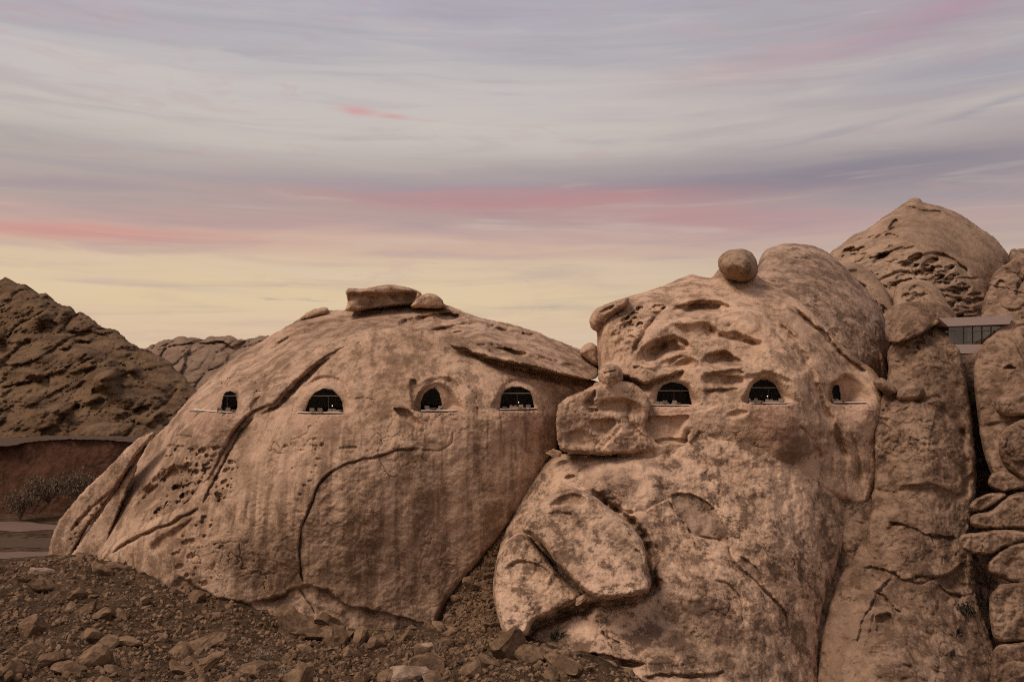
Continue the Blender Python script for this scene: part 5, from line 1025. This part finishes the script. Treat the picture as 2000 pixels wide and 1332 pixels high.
for wi, w in enumerate(WIN):
    root = ROCKS[w['rock']]; x0, x1, ys = w['sill']; Ds = w['Ds']; tt = w.get('t', 4.5); z = flr(w, 0)
    R_ = {'dome': main_face, 'face': faceR}[w['rock']]
    if wi == 0: R_ = sheetR
    # coping along the sill
    n = 9; xs = np.linspace(x0 + 3, x1 - 3, n)
    Dk = np.array([max(R_.at(x, ys + 4), R_.at(x, ys + 7)) for x in xs]); Dk = np.convolve(np.pad(Dk, 1, 'edge'), np.ones(3) / 3, 'valid')
    Dk = Dk + 0.30
    fx = (xs - 1000) / F * Dk; top = z + 0.18; V = []
    for k in range(n):
        for dy, zz in ((0, top), (0, top - 0.13), (1.1, top - 0.13), (1.1, top)): V.append((fx[k], Dk[k] + dy, zz))
    V = np.array(V); Q = []
    for k in range(n - 1):
        for a in range(4): b = (a + 1) % 4; Q.append((k * 4 + a, k * 4 + b, k * 4 + 4 + b, k * 4 + 4 + a))
    Q += [(0, 3, 2, 1), ((n - 1) * 4, (n - 1) * 4 + 1, (n - 1) * 4 + 2, (n - 1) * 4 + 3)]
    o0 = np.array(root.location)
    me = mesh_np('sill', V - o0, np.array(Q), None, False, None, (M['coping'],)); o = bpy.data.objects.new('sill', me); COL.objects.link(o); o.parent = root
    V = []; yb = Ds + tt + 8.0                                       # paving runs from the coping back into the room
    for k in range(n):
        yf = min(Dk[k] + 0.6, yb - 0.5)
        for yy, zz in ((yf, z - 0.02), (yf, z - 0.3), (yb, z - 0.3), (yb, z - 0.02)): V.append((fx[k], yy, zz))
    me = mesh_np('terrace_floor', np.array(V) - o0, np.array(Q), None, False, None, (M['floor'],)); o = bpy.data.objects.new('terrace_floor', me); COL.objects.link(o); o.parent = root
    # glazing
    inn = np.array(w['inner'], float); Dg = Ds + tt + 0.35
    c = inn.mean(0); big = c + (inn - c) * 1.05
    gx_ = (big[:, 0] - 1000) / F * Dg; gz_ = HC + (HY - big[:, 1]) / F * Dg
    base = np.array([gx_.mean(), Dg, gz_.min()]); P2 = list(zip(gx_ - base[0], gz_ - base[2]))
    t = empty('arched_window', tuple(base)); tag(t, 'dark arched glazing with bronze frame set deep in ' + where[wi], 'window', 'arched glazed openings')
    cc = np.array(P2).mean(0); inner2 = [tuple(cc + (np.array(p) - cc) * 0.955) for p in P2]
    npnt = len(P2); fr = bpy.data.meshes.new('frame'); vv = []
    for y in (-0.08, 0.08): vv += [(p[0], y, p[1]) for p in P2] + [(p[0], y, p[1]) for p in inner2]
    ff = []
    for i in range(npnt):
        j = (i + 1) % npnt; ff += [(i, j, npnt + j, npnt + i), (2 * npnt + j, 2 * npnt + i, 3 * npnt + i, 3 * npnt + j), (npnt + i, npnt + j, 3 * npnt + j, 3 * npnt + i), (j, i, 2 * npnt + i, 2 * npnt + j)]
    fr.from_pydata(vv, [], ff); fr.materials.append(M['metal']); fo = bpy.data.objects.new('frame', fr); COL.objects.link(fo); fo.parent = t
    zt = HC + (HY - w['tr']) / F * Dg - base[2] if w['tr'] else None
    xm = [(m - 1000) / F * Dg - base[0] for m in w['mu']]
    xa, xb = min(p[0] for p in inner2), max(p[0] for p in inner2); za = min(p[1] for p in inner2)
    if zt:
        row = [p[0] for p in clip_poly(clip_poly(inner2, 1, zt + 0.02, True), 1, zt - 0.02, False)]
        boxes('transom', [(((min(row) + max(row)) / 2, -0.02, zt), (max(row) - min(row) + 0.06, 0.24, 0.14))], M['bar'], t)
        panes = [clip_poly(inner2, 1, zt, False)]; low = clip_poly(inner2, 1, zt, True)
        for m in xm: boxes('mullion', [((m, 0, (za + zt) / 2), (0.10, 0.18, zt - za))], M['metal'], t)
        cuts = [xa - 1] + xm + [xb + 1]
        panes += [clip_poly(clip_poly(low, 0, cuts[k], False), 0, cuts[k + 1], True) for k in range(len(cuts) - 1)]
    else: panes = [inner2]
    for p in panes:
        if len(p) >= 3: prism('pane', p, -0.012, 0.012, M['glass'], t)
    names = {}
    for k, px, dd, rz in FURN[wi]:
        nm, fn, lb, cat = MAKE[k]; D = Ds + dd; t = empty(nm, ((px - 1000) / F * D, D, z - 0.02)); t.rotation_euler.z = math.radians(rz)
        fn(t); names[k] = names.get(k, 0) + 1
        cnt = sum(1 for q in FURN[wi] if q[0] == k); pos = ''
        if cnt > 1: pos = ['left-hand ', 'right-hand ', 'far right '][names[k] - 1]
        tag(t, pos + lb + ' in ' + where[wi], cat, 'terrace furniture in the openings')

# ---------------------------------------------------------------- bridge lounge across the cleft
Db = 166.5
br = empty('bridge_lounge', tuple(pt(1890, 690, Db))); tag(br, 'modern lounge with flat roof and glazed front bridging the dark cleft', 'building')
o0 = np.array(br.location)
def quad_px(q, D): return [((x - 1000) / F * D - o0[0], HC + (HY - y) / F * D - o0[2]) for x, y in q]
prism('roof_slab', quad_px([(1834, 621.5), (1852, 637.5), (1972, 633), (1978, 616)], Db), 0, 12, M['render'], br)
prism('floor_slab', quad_px([(1838, 672.5), (1852, 690.5), (1925, 690), (1935, 672)], Db), 0.5, 12, M['render'], br)
prism('soffit', quad_px([(1850, 638), (1850, 639.5), (1970, 635), (1970, 633.5)], Db), 0.3, 10, M['metal'], br)
gp = br
bt = prism('transom', quad_px([(1852, 646.5), (1852, 648.5), (1970, 645), (1970, 643)], Db), 0.9, 1.2, M['bar'], gp)
xs = [1853, 1882, 1900, 1918, 1936, 1956, 1972]
for k in range(len(xs) - 1):
    a, b = xs[k], xs[k + 1]
    for ya, yb in ((638, 646), (648, 672)): prism('pane', quad_px([(a, yb), (b - 0.6, yb), (b - 0.6, ya), (a, ya)], Db + 1), 1.0, 1.03, M['mirror_glass'], br)
    if k: prism('mullion', quad_px([(a - 0.9, 672), (a + 0.5, 672), (a + 0.5, 638), (a - 0.9, 638)], Db + 1), 0.9, 1.15, M['metal'], bt)
for a, b in ((1888, 1901), (1902, 1919), (1920, 1938), (1940, 1958)):
    prism('curtain', quad_px([(a, 672), (b, 672), (b, 637), (a, 637)], Db + 2), 1.6, 1.75, M['curtain'], br)
prism('back_wall', quad_px([(1846, 690), (1975, 690), (1975, 628), (1846, 628)], Db + 9), 9.5, 10, M['wood'], br)
for px, nm in ((1888, 0), (1903, 1)):
    t = empty('armchair', tuple(pt(px, 672, Db + 1.4))); make_chair(t); tag(t, ['left-hand ', 'right-hand '][nm] + 'dark armchair standing on the bridge lounge floor', 'chair', 'chairs on the bridge')

# ---------------------------------------------------------------- stones
def ico():
    p = (1 + 5 ** 0.5) / 2
    v = np.array([(-1, p, 0), (1, p, 0), (-1, -p, 0), (1, -p, 0), (0, -1, p), (0, 1, p), (0, -1, -p), (0, 1, -p), (p, 0, -1), (p, 0, 1), (-p, 0, -1), (-p, 0, 1)]); v /= np.linalg.norm(v[0])
    f = np.array([(0, 11, 5), (0, 5, 1), (0, 1, 7), (0, 7, 10), (0, 10, 11), (1, 5, 9), (5, 11, 4), (11, 10, 2), (10, 7, 6), (7, 1, 8), (3, 9, 4), (3, 4, 2), (3, 2, 6), (3, 6, 8), (3, 8, 9), (4, 9, 5), (2, 4, 11), (6, 2, 10), (8, 6, 7), (9, 8, 1)])
    return v, f
def subdiv(v, f):
    cache = {}; v = [tuple(x) for x in v]; out = []
    def mid(a, b):
        k = (min(a, b), max(a, b))
        if k not in cache: m = (np.array(v[a]) + np.array(v[b])) / 2; v.append(tuple(m / np.linalg.norm(m))); cache[k] = len(v) - 1
        return cache[k]
    for a, b, c in f: x, y, z = mid(a, b), mid(b, c), mid(c, a); out += [(a, x, z), (b, y, x), (c, z, y), (x, y, z)]
    return np.array(v), np.array(out)
I0 = ico(); I1 = subdiv(*I0); I2 = subdiv(*I1)
def stone_np(seed, base, cuts=9, asp=(1, 0.8, 0.6)):
    g = np.random.default_rng(seed); v, f = base; v = v * 1.25
    for k in range(cuts):
        n = g.normal(size=3); n /= np.linalg.norm(n); h = 0.55 + 0.35 * g.random(); d = v @ n; v = v - np.maximum(d - h, 0)[:, None] * n
    v = v * np.array(asp) + g.normal(size=v.shape) * 0.02
    return v, f
def rotm(g):
    q = g.normal(size=4); q /= np.linalg.norm(q); w, x, y, z = q
    return np.array([[1 - 2 * (y * y + z * z), 2 * (x * y - z * w), 2 * (x * z + y * w)], [2 * (x * y + z * w), 1 - 2 * (x * x + z * z), 2 * (y * z - x * w)], [2 * (x * z - y * w), 2 * (y * z + x * w), 1 - 2 * (x * x + y * y)]])
def gpt(px, py):
    Ds_ = np.linspace(90, 170, 240); X = (px - 1000) / F * Ds_; Z = HC + (HY - py) / F * Ds_; i = np.argmax(Z < ground_h(X, Ds_, False)); D = Ds_[i] if i else 130
    return pt(px, py, D)
TAL = np.array([(-60, 1112), (0, 1108), (60, 1096), (110, 1087), (200, 1092), (330, 1116), (400, 1154), (480, 1189), (600, 1216), (750, 1238), (830, 1228), (870, 1200), (960, 1235), (985, 1247), (1060, 1264), (1150, 1294), (1250, 1326), (1280, 1350), (-60, 1350)], float)
def on_talus(n, g, ymax=165):
    out = np.zeros((0, 3))
    while len(out) < n:
        Y = 94 + (ymax - 94) * g.random(n * 3) ** 1.2; px = -40 + 1310 * g.random(n * 3)
        X = (px - 1000) / F * Y; Z = ground_h(X, Y); py = HY - (Z - HC) / Y * F
        k = poly_sdf(px[None], py[None], TAL)[0] > -3
        out = np.concatenate([out, np.stack([X, Y, Z], 1)[k]])
    return out[:n]
FOOT = spline([(120, 1092), (210, 1094), (330, 1116), (400, 1154), (480, 1188), (600, 1214), (750, 1238), (830, 1234), (985, 1250), (1060, 1268), (1150, 1298), (1250, 1330)], False, 8)
def on_foot(n, g):
    out = []
    for i in range(n):
        q = FOOT[int(g.integers(len(FOOT)))] + g.normal(size=2) * np.array([14, 5]) + np.array([0, 6]); out.append(gpt(q[0], min(q[1], 1328)))
    return np.array(out)
def in_gully(n, g):
    out = []
    GP = np.array([(1070, 890), (1085, 905), (1035, 990), (985, 1060), (965, 1150), (975, 1235), (860, 1230), (880, 1165), (940, 1100), (1000, 1010)], float)
    while len(out) < n:
        p = np.array([850, 885]) + g.random(2) * np.array([240, 360])
        if inside(p, GP): out.append(pt(p[0], p[1], gully.at(*p) - 0.05))
    return np.array(out)
def cluster_stones(name, P, S, seed, parent=None):
    g = np.random.default_rng(seed); shapes = [stone_np(900 + i, I0, 5, (1, 0.85, 0.7)) for i in range(12)]
    V = []; T = []; n = 0
    for p, s in zip(P, S):
        v, f = shapes[g.integers(12)]; v = (v * s * np.array([1, 0.7 + 0.5 * g.random(), 0.6 + 0.5 * g.random()])) @ rotm(g).T + p; V.append(v); T.append(f + n); n += len(v)
    return link(name, mesh_np(name, np.concatenate(V), None, np.concatenate(T), False, None, (M['stone'],)))
g = np.random.default_rng(77)
P = np.concatenate([on_talus(10500, g), on_foot(1500, g)]); S = 0.10 + 0.55 * g.random(len(P)) ** 3.5
Pg = in_gully(2600, g); Sg = 0.10 + 0.40 * g.random(len(Pg)) ** 3
tag(cluster_stones('gravel', np.concatenate([P, Pg]), np.concatenate([S, Sg]), 5), 'fine brown rubble strewn over the slope and gully', 'rubble', kind='stuff')
shapes = []
for i in range(12):
    a = np.random.default_rng(40 + i); v, f = stone_np(500 + i, I1, 10, (1, 0.65 + 0.3 * a.random(), 0.45 + 0.35 * a.random()))
    shapes.append(mesh_np('stone', v, None, f, False, None, (M['stone'],)))
Pi = np.concatenate([on_talus(150, g, 158), on_foot(75, g), in_gully(75, g)]); Si = np.concatenate([0.5 + 1.7 * g.random(150) ** 2.4, 0.35 + 1.1 * g.random(75) ** 2, 0.40 + 0.8 * g.random(75) ** 2])
for k, (p, s_) in enumerate(zip(Pi, Si)):
    o = link('stone', shapes[int(g.integers(12))], None, tuple(p + np.array([0, 0, s_ * 0.15]))); o.scale = (s_, s_, s_)
    o.rotation_euler = (g.normal() * 0.5, g.normal() * 0.5, g.random() * 6.28)
    if k < 225: tag(o, 'loose angular brown stone on the rubble slope below the dome', 'stone', 'loose stones on the rubble slope')
    else: tag(o, 'loose angular stone in the scree gully between the domes', 'stone', 'loose stones in the scree gully')
# larger stones one can point at: px, py of the base, half size, aspect, rotation, label
def big_stone(px, py, s_, asp, rot, label, seed, mat='stone', D=None, name='boulder'):
    if D is None:
        Ds_ = np.linspace(90, 170, 900); X = (px - 1000) / F * Ds_; Z = HC + (HY - py) / F * Ds_; h = ground_h(X, Ds_, False)
        i = np.argmax(Z < h); D = Ds_[i] if i else 130
    v, f = stone_np(seed, I2, 12, asp); g2 = np.random.default_rng(seed); v = v + 0.05 * fbm(v[:, 0] * 2 + seed, v[:, 1] * 2, v[:, 2] * 2, 3)[:, None] * v
    me = mesh_np(name, v * s_, None, f, False, None, (M[mat],)); o = link(name, me, None, tuple(pt(px, py, D) + np.array([0, 0, s_ * asp[2] * 0.35])))
    o.rotation_euler = tuple(math.radians(a) for a in rot); tag(o, label, 'boulder', 'large stones on the rubble slope')
BS = [(78, 1124, 2.1, (1, 0.8, 0.55), (0, 6, 20), 'pale dome-shaped stone on the crest at the left', 1, 'pale_stone'), (92, 1152, 2.6, (1.0, 0.7, 0.5), (10, 28, 60), 'grey tilted block right below the pale dome-shaped stone', 2), (232, 1112, 1.7, (1.1, 0.7, 0.5), (0, 20, 10), 'rounded stone at the foot of the leaning slabs', 3),
      (60, 1240, 2.4, (0.9, 0.7, 0.9), (0, 0, 30), 'squared block half sunk in the dark slope at lower left', 4), (95, 1300, 1.6, (1.1, 0.8, 0.6), (5, -10, 50), 'dark block near the bottom left corner', 5), (140, 1312, 1.9, (1.1, 0.8, 0.6), (0, 20, 0), 'rounded ochre stone at the bottom left', 6), (180, 1298, 2.0, (1, 0.7, 0.9), (20, 10, 30), 'upright angular stone right of the rounded ochre stone', 7),
      (255, 1262, 1.5, (1, 0.8, 0.7), (0, 10, 0), 'wedge stone in the middle of the rubble slope', 8), (390, 1262, 2.4, (1.3, 0.7, 0.28), (8, -18, 15), 'thin grey slab lying tilted on the rubble', 9), (395, 1312, 2.2, (1.4, 0.6, 0.45), (0, -30, 20), 'long pale splinter stone at the bottom edge', 10), (160, 1200, 2.0, (1.4, 0.6, 0.5), (0, -28, 30), 'long slab lying diagonally on the left slope', 11),
      (585, 1240, 4.2, (1.0, 0.7, 0.62), (10, 30, -20), 'largest flat block at the foot of the dome', 12), (640, 1222, 2.4, (1, 0.8, 0.8), (0, 0, 10), 'dark block leaning against the largest flat block', 13), (660, 1262, 2.4, (0.7, 0.7, 1.0), (0, 12, 0), 'rusty upright stone right of the largest flat block', 14), (622, 1190, 1.4, (1.2, 0.8, 0.6), (0, 0, 0), 'small pale stone under the edge of the dome', 15),
      (838, 1205, 4.2, (0.42, 0.8, 1.05), (8, 12, -24), 'tall fin-shaped slab standing at the mouth of the gully', 16), (842, 1277, 2.0, (1.0, 0.7, 0.5), (0, 4, 0), 'pale flat-topped stone below the fin-shaped slab', 17, 'pale_stone'), (838, 1308, 2.7, (1, 0.8, 0.75), (0, 0, 40), 'large dusty block at the bottom under the pale stone', 18), (868, 1262, 1.3, (0.9, 0.8, 0.8), (0, 0, 0), 'cube-like stone right of the pale flat-topped stone', 19),
      (965, 1208, 2.6, (0.62, 0.7, 1.0), (0, -10, 10), 'pointed upright stone beside the split corner block', 20), (985, 1282, 3.0, (0.8, 0.7, 0.95), (0, 24, 0), 'tilted block at the foot of the split corner block', 21), (915, 1235, 1.5, (1.1, 0.8, 0.5), (0, 0, 0), 'flat stone in the middle of the scree', 22), (940, 1225, 1.4, (1.2, 0.7, 0.5), (0, 0, 20), 'wide flat stone near the pointed upright stone', 23),
      (790, 1325, 2.4, (1.1, 0.8, 0.7), (0, 0, 0), 'pale block cut by the bottom edge of the picture', 24, 'pale_stone'), (1045, 1285, 2.4, (1, 0.8, 0.5), (0, 10, 0), 'low broken stone at the foot of the lower bulge', 25), (1110, 1310, 2.6, (1.2, 0.8, 0.5), (0, 14, 0), 'slanting broken ledge stone right of the rubble', 26), (915, 1140, 1.3, (1, 0.8, 0.7), (0, 0, 0), 'pale stone lying midway up the gully', 27)]
big_stone(1082, 886, 1.5, (1.1, 0.6, 0.42), (0, 8, 10), 'small flat stone on the ledge at the top of the gully', 60, 'face', 148.5)
big_stone(1134, 1172, 0.9, (1.2, 0.6, 0.5), (0, -45, 0), 'small pale chip wedged at the lower tip of the heart slab', 61, 'face', 127.0)
for b in BS: big_stone(*b[:7], **({'mat': b[7]} if len(b) > 7 else {}))

# ---------------------------------------------------------------- shrubs
def leaf_mat(name, c):
    m = plain(name, c, 0.9, 0, 1.5, var=0.35); return m
M['dry'] = leaf_mat('dry_foliage', (0.185, 0.132, 0.082)); M['dark_leaf'] = leaf_mat('dark_foliage', (0.035, 0.030, 0.018)); M['straw'] = leaf_mat('straw_foliage', (0.36, 0.27, 0.18)); M['twig'] = plain('grey_twig', (0.16, 0.115, 0.08), 0.9, 0, 3.0)
def shrub(base, rad, hgt, n, mat, label, seed, cat='shrub', group=None, leaf=0.16, up=0.5):
    g = np.random.default_rng(seed); t = empty('desert_shrub', tuple(base)); V = []; T = []; k = 0; SV = []; ST = []; sk = 0
    nb = max(9, n // 55); tips = []
    for i in range(nb):
        az = g.random() * 6.283; r_ = rad * (0.35 + 0.65 * g.random() ** 0.6); tip = np.array([math.cos(az) * r_, math.sin(az) * r_, hgt * (0.35 + 0.65 * g.random())]); tips.append(tip)
        m_ = tip * np.array([0.4, 0.4, 0.6]); w_ = 0.02 * rad + 0.01
        for a, b, wa, wb in ((np.zeros(3), m_, w_ * 1.6, w_), (m_, tip, w_, w_ * 0.4)):
            s1 = np.array([math.sin(az), -math.cos(az), 0]); s2 = np.array([0, 0, 1.0]) if abs(b[2] - a[2]) < 0.3 * hgt else np.array([math.cos(az), math.sin(az), 0])
            ring = [a + s1 * wa, a + s2 * wa, a - s1 * wa, a - s2 * wa, b + s1 * wb, b + s2 * wb, b - s1 * wb, b - s2 * wb]
            SV += ring; ST += [(sk + q, sk + (q + 1) % 4, sk + 4 + (q + 1) % 4, sk + 4 + q) for q in range(4)]; sk += 8
    for i in range(n):
        tip = tips[g.integers(nb)]; f = 0.55 + 0.5 * g.random(); c = tip * f + g.normal(size=3) * rad * 0.13; c[2] = max(c[2], 0.02 * hgt)
        d = tip / np.linalg.norm(tip) * (1 - up) + np.array([0, 0, up]) + g.normal(size=3) * 0.45; d /= np.linalg.norm(d)
        s_ = np.cross(d, g.normal(size=3)); s_ /= np.linalg.norm(s_) + 1e-6; L = leaf * rad * (0.6 + 0.8 * g.random())
        V += [c, c + d * L * 0.5 + s_ * L * 0.22, c + d * L, c + d * L * 0.5 - s_ * L * 0.22]; T.append((k, k + 1, k + 2, k + 3)); k += 4
    for nm, v, f, m in (('foliage', V, T, mat), ('stem', SV, ST, M['twig'])):
        me = mesh_np(nm, np.array(v), np.array(f), None, False, None, (m,)); o = bpy.data.objects.new(nm, me); COL.objects.link(o); o.parent = t
    tag(t, label, cat, group)
gl = 'pale shrubs in front of the earth bank'
for px, py, D, rad, h, sd, lb in [(40, 1014, 226, 4.2, 7.6, 1, 'pale feathery shrub at the far left in front of the red bank'), (95, 984, 231, 4.8, 7.2, 2, 'pale spreading shrub in the middle of the red bank'), (152, 982, 230, 4.6, 8.0, 3, 'olive shrub half hidden behind the leaning slab')]:
    shrub(pt(px, py, D), rad, h, 1500, M['dry'], lb, sd, 'shrub', gl, 0.15)
shrub(gpt(518, 1296), 1.0, 1.5, 420, M['straw'], 'straw-coloured tuft on the rubble at lower centre left', 4, 'shrub', 'dry tufts on the rubble', 0.3)
shrub(gpt(565, 1326), 1.2, 1.2, 420, M['straw'], 'straw-coloured tuft at the bottom edge, right of the other tuft', 5, 'shrub', 'dry tufts on the rubble', 0.3)
shrub(gpt(774, 1218), 1.6, 2.4, 700, M['dark_leaf'], 'dark bush at the foot of the dome, left of the fin-shaped slab', 6, 'shrub', 'dark bushes', 0.22)
def spt(r, px, py, off=0.0): return pt(px, py, r.at(px, py) - off)
shrub(spt(bulgeR, 1088, 1254), 1.0, 1.5, 520, M['dark_leaf'], 'dark round bush on the foot of the lower bulge', 7, 'shrub', 'dark bushes', 0.24)
for px, py, rad, sd, lb in [(1890, 1212, 1.7, 8, 'largest dark bush growing in the crack at lower right'), (1866, 1246, 1.0, 9, 'small dark bush below and left of the largest one'), (1920, 1190, 1.0, 10, 'dark bush against the squat boulder at lower right'), (1858, 1284, 0.7, 11, 'lowest small dark bush at lower right')]:
    shrub(spt(lowR, px, py), rad, rad * 1.7, 560, M['dark_leaf'], lb, sd, 'shrub', 'dark bushes', 0.22)
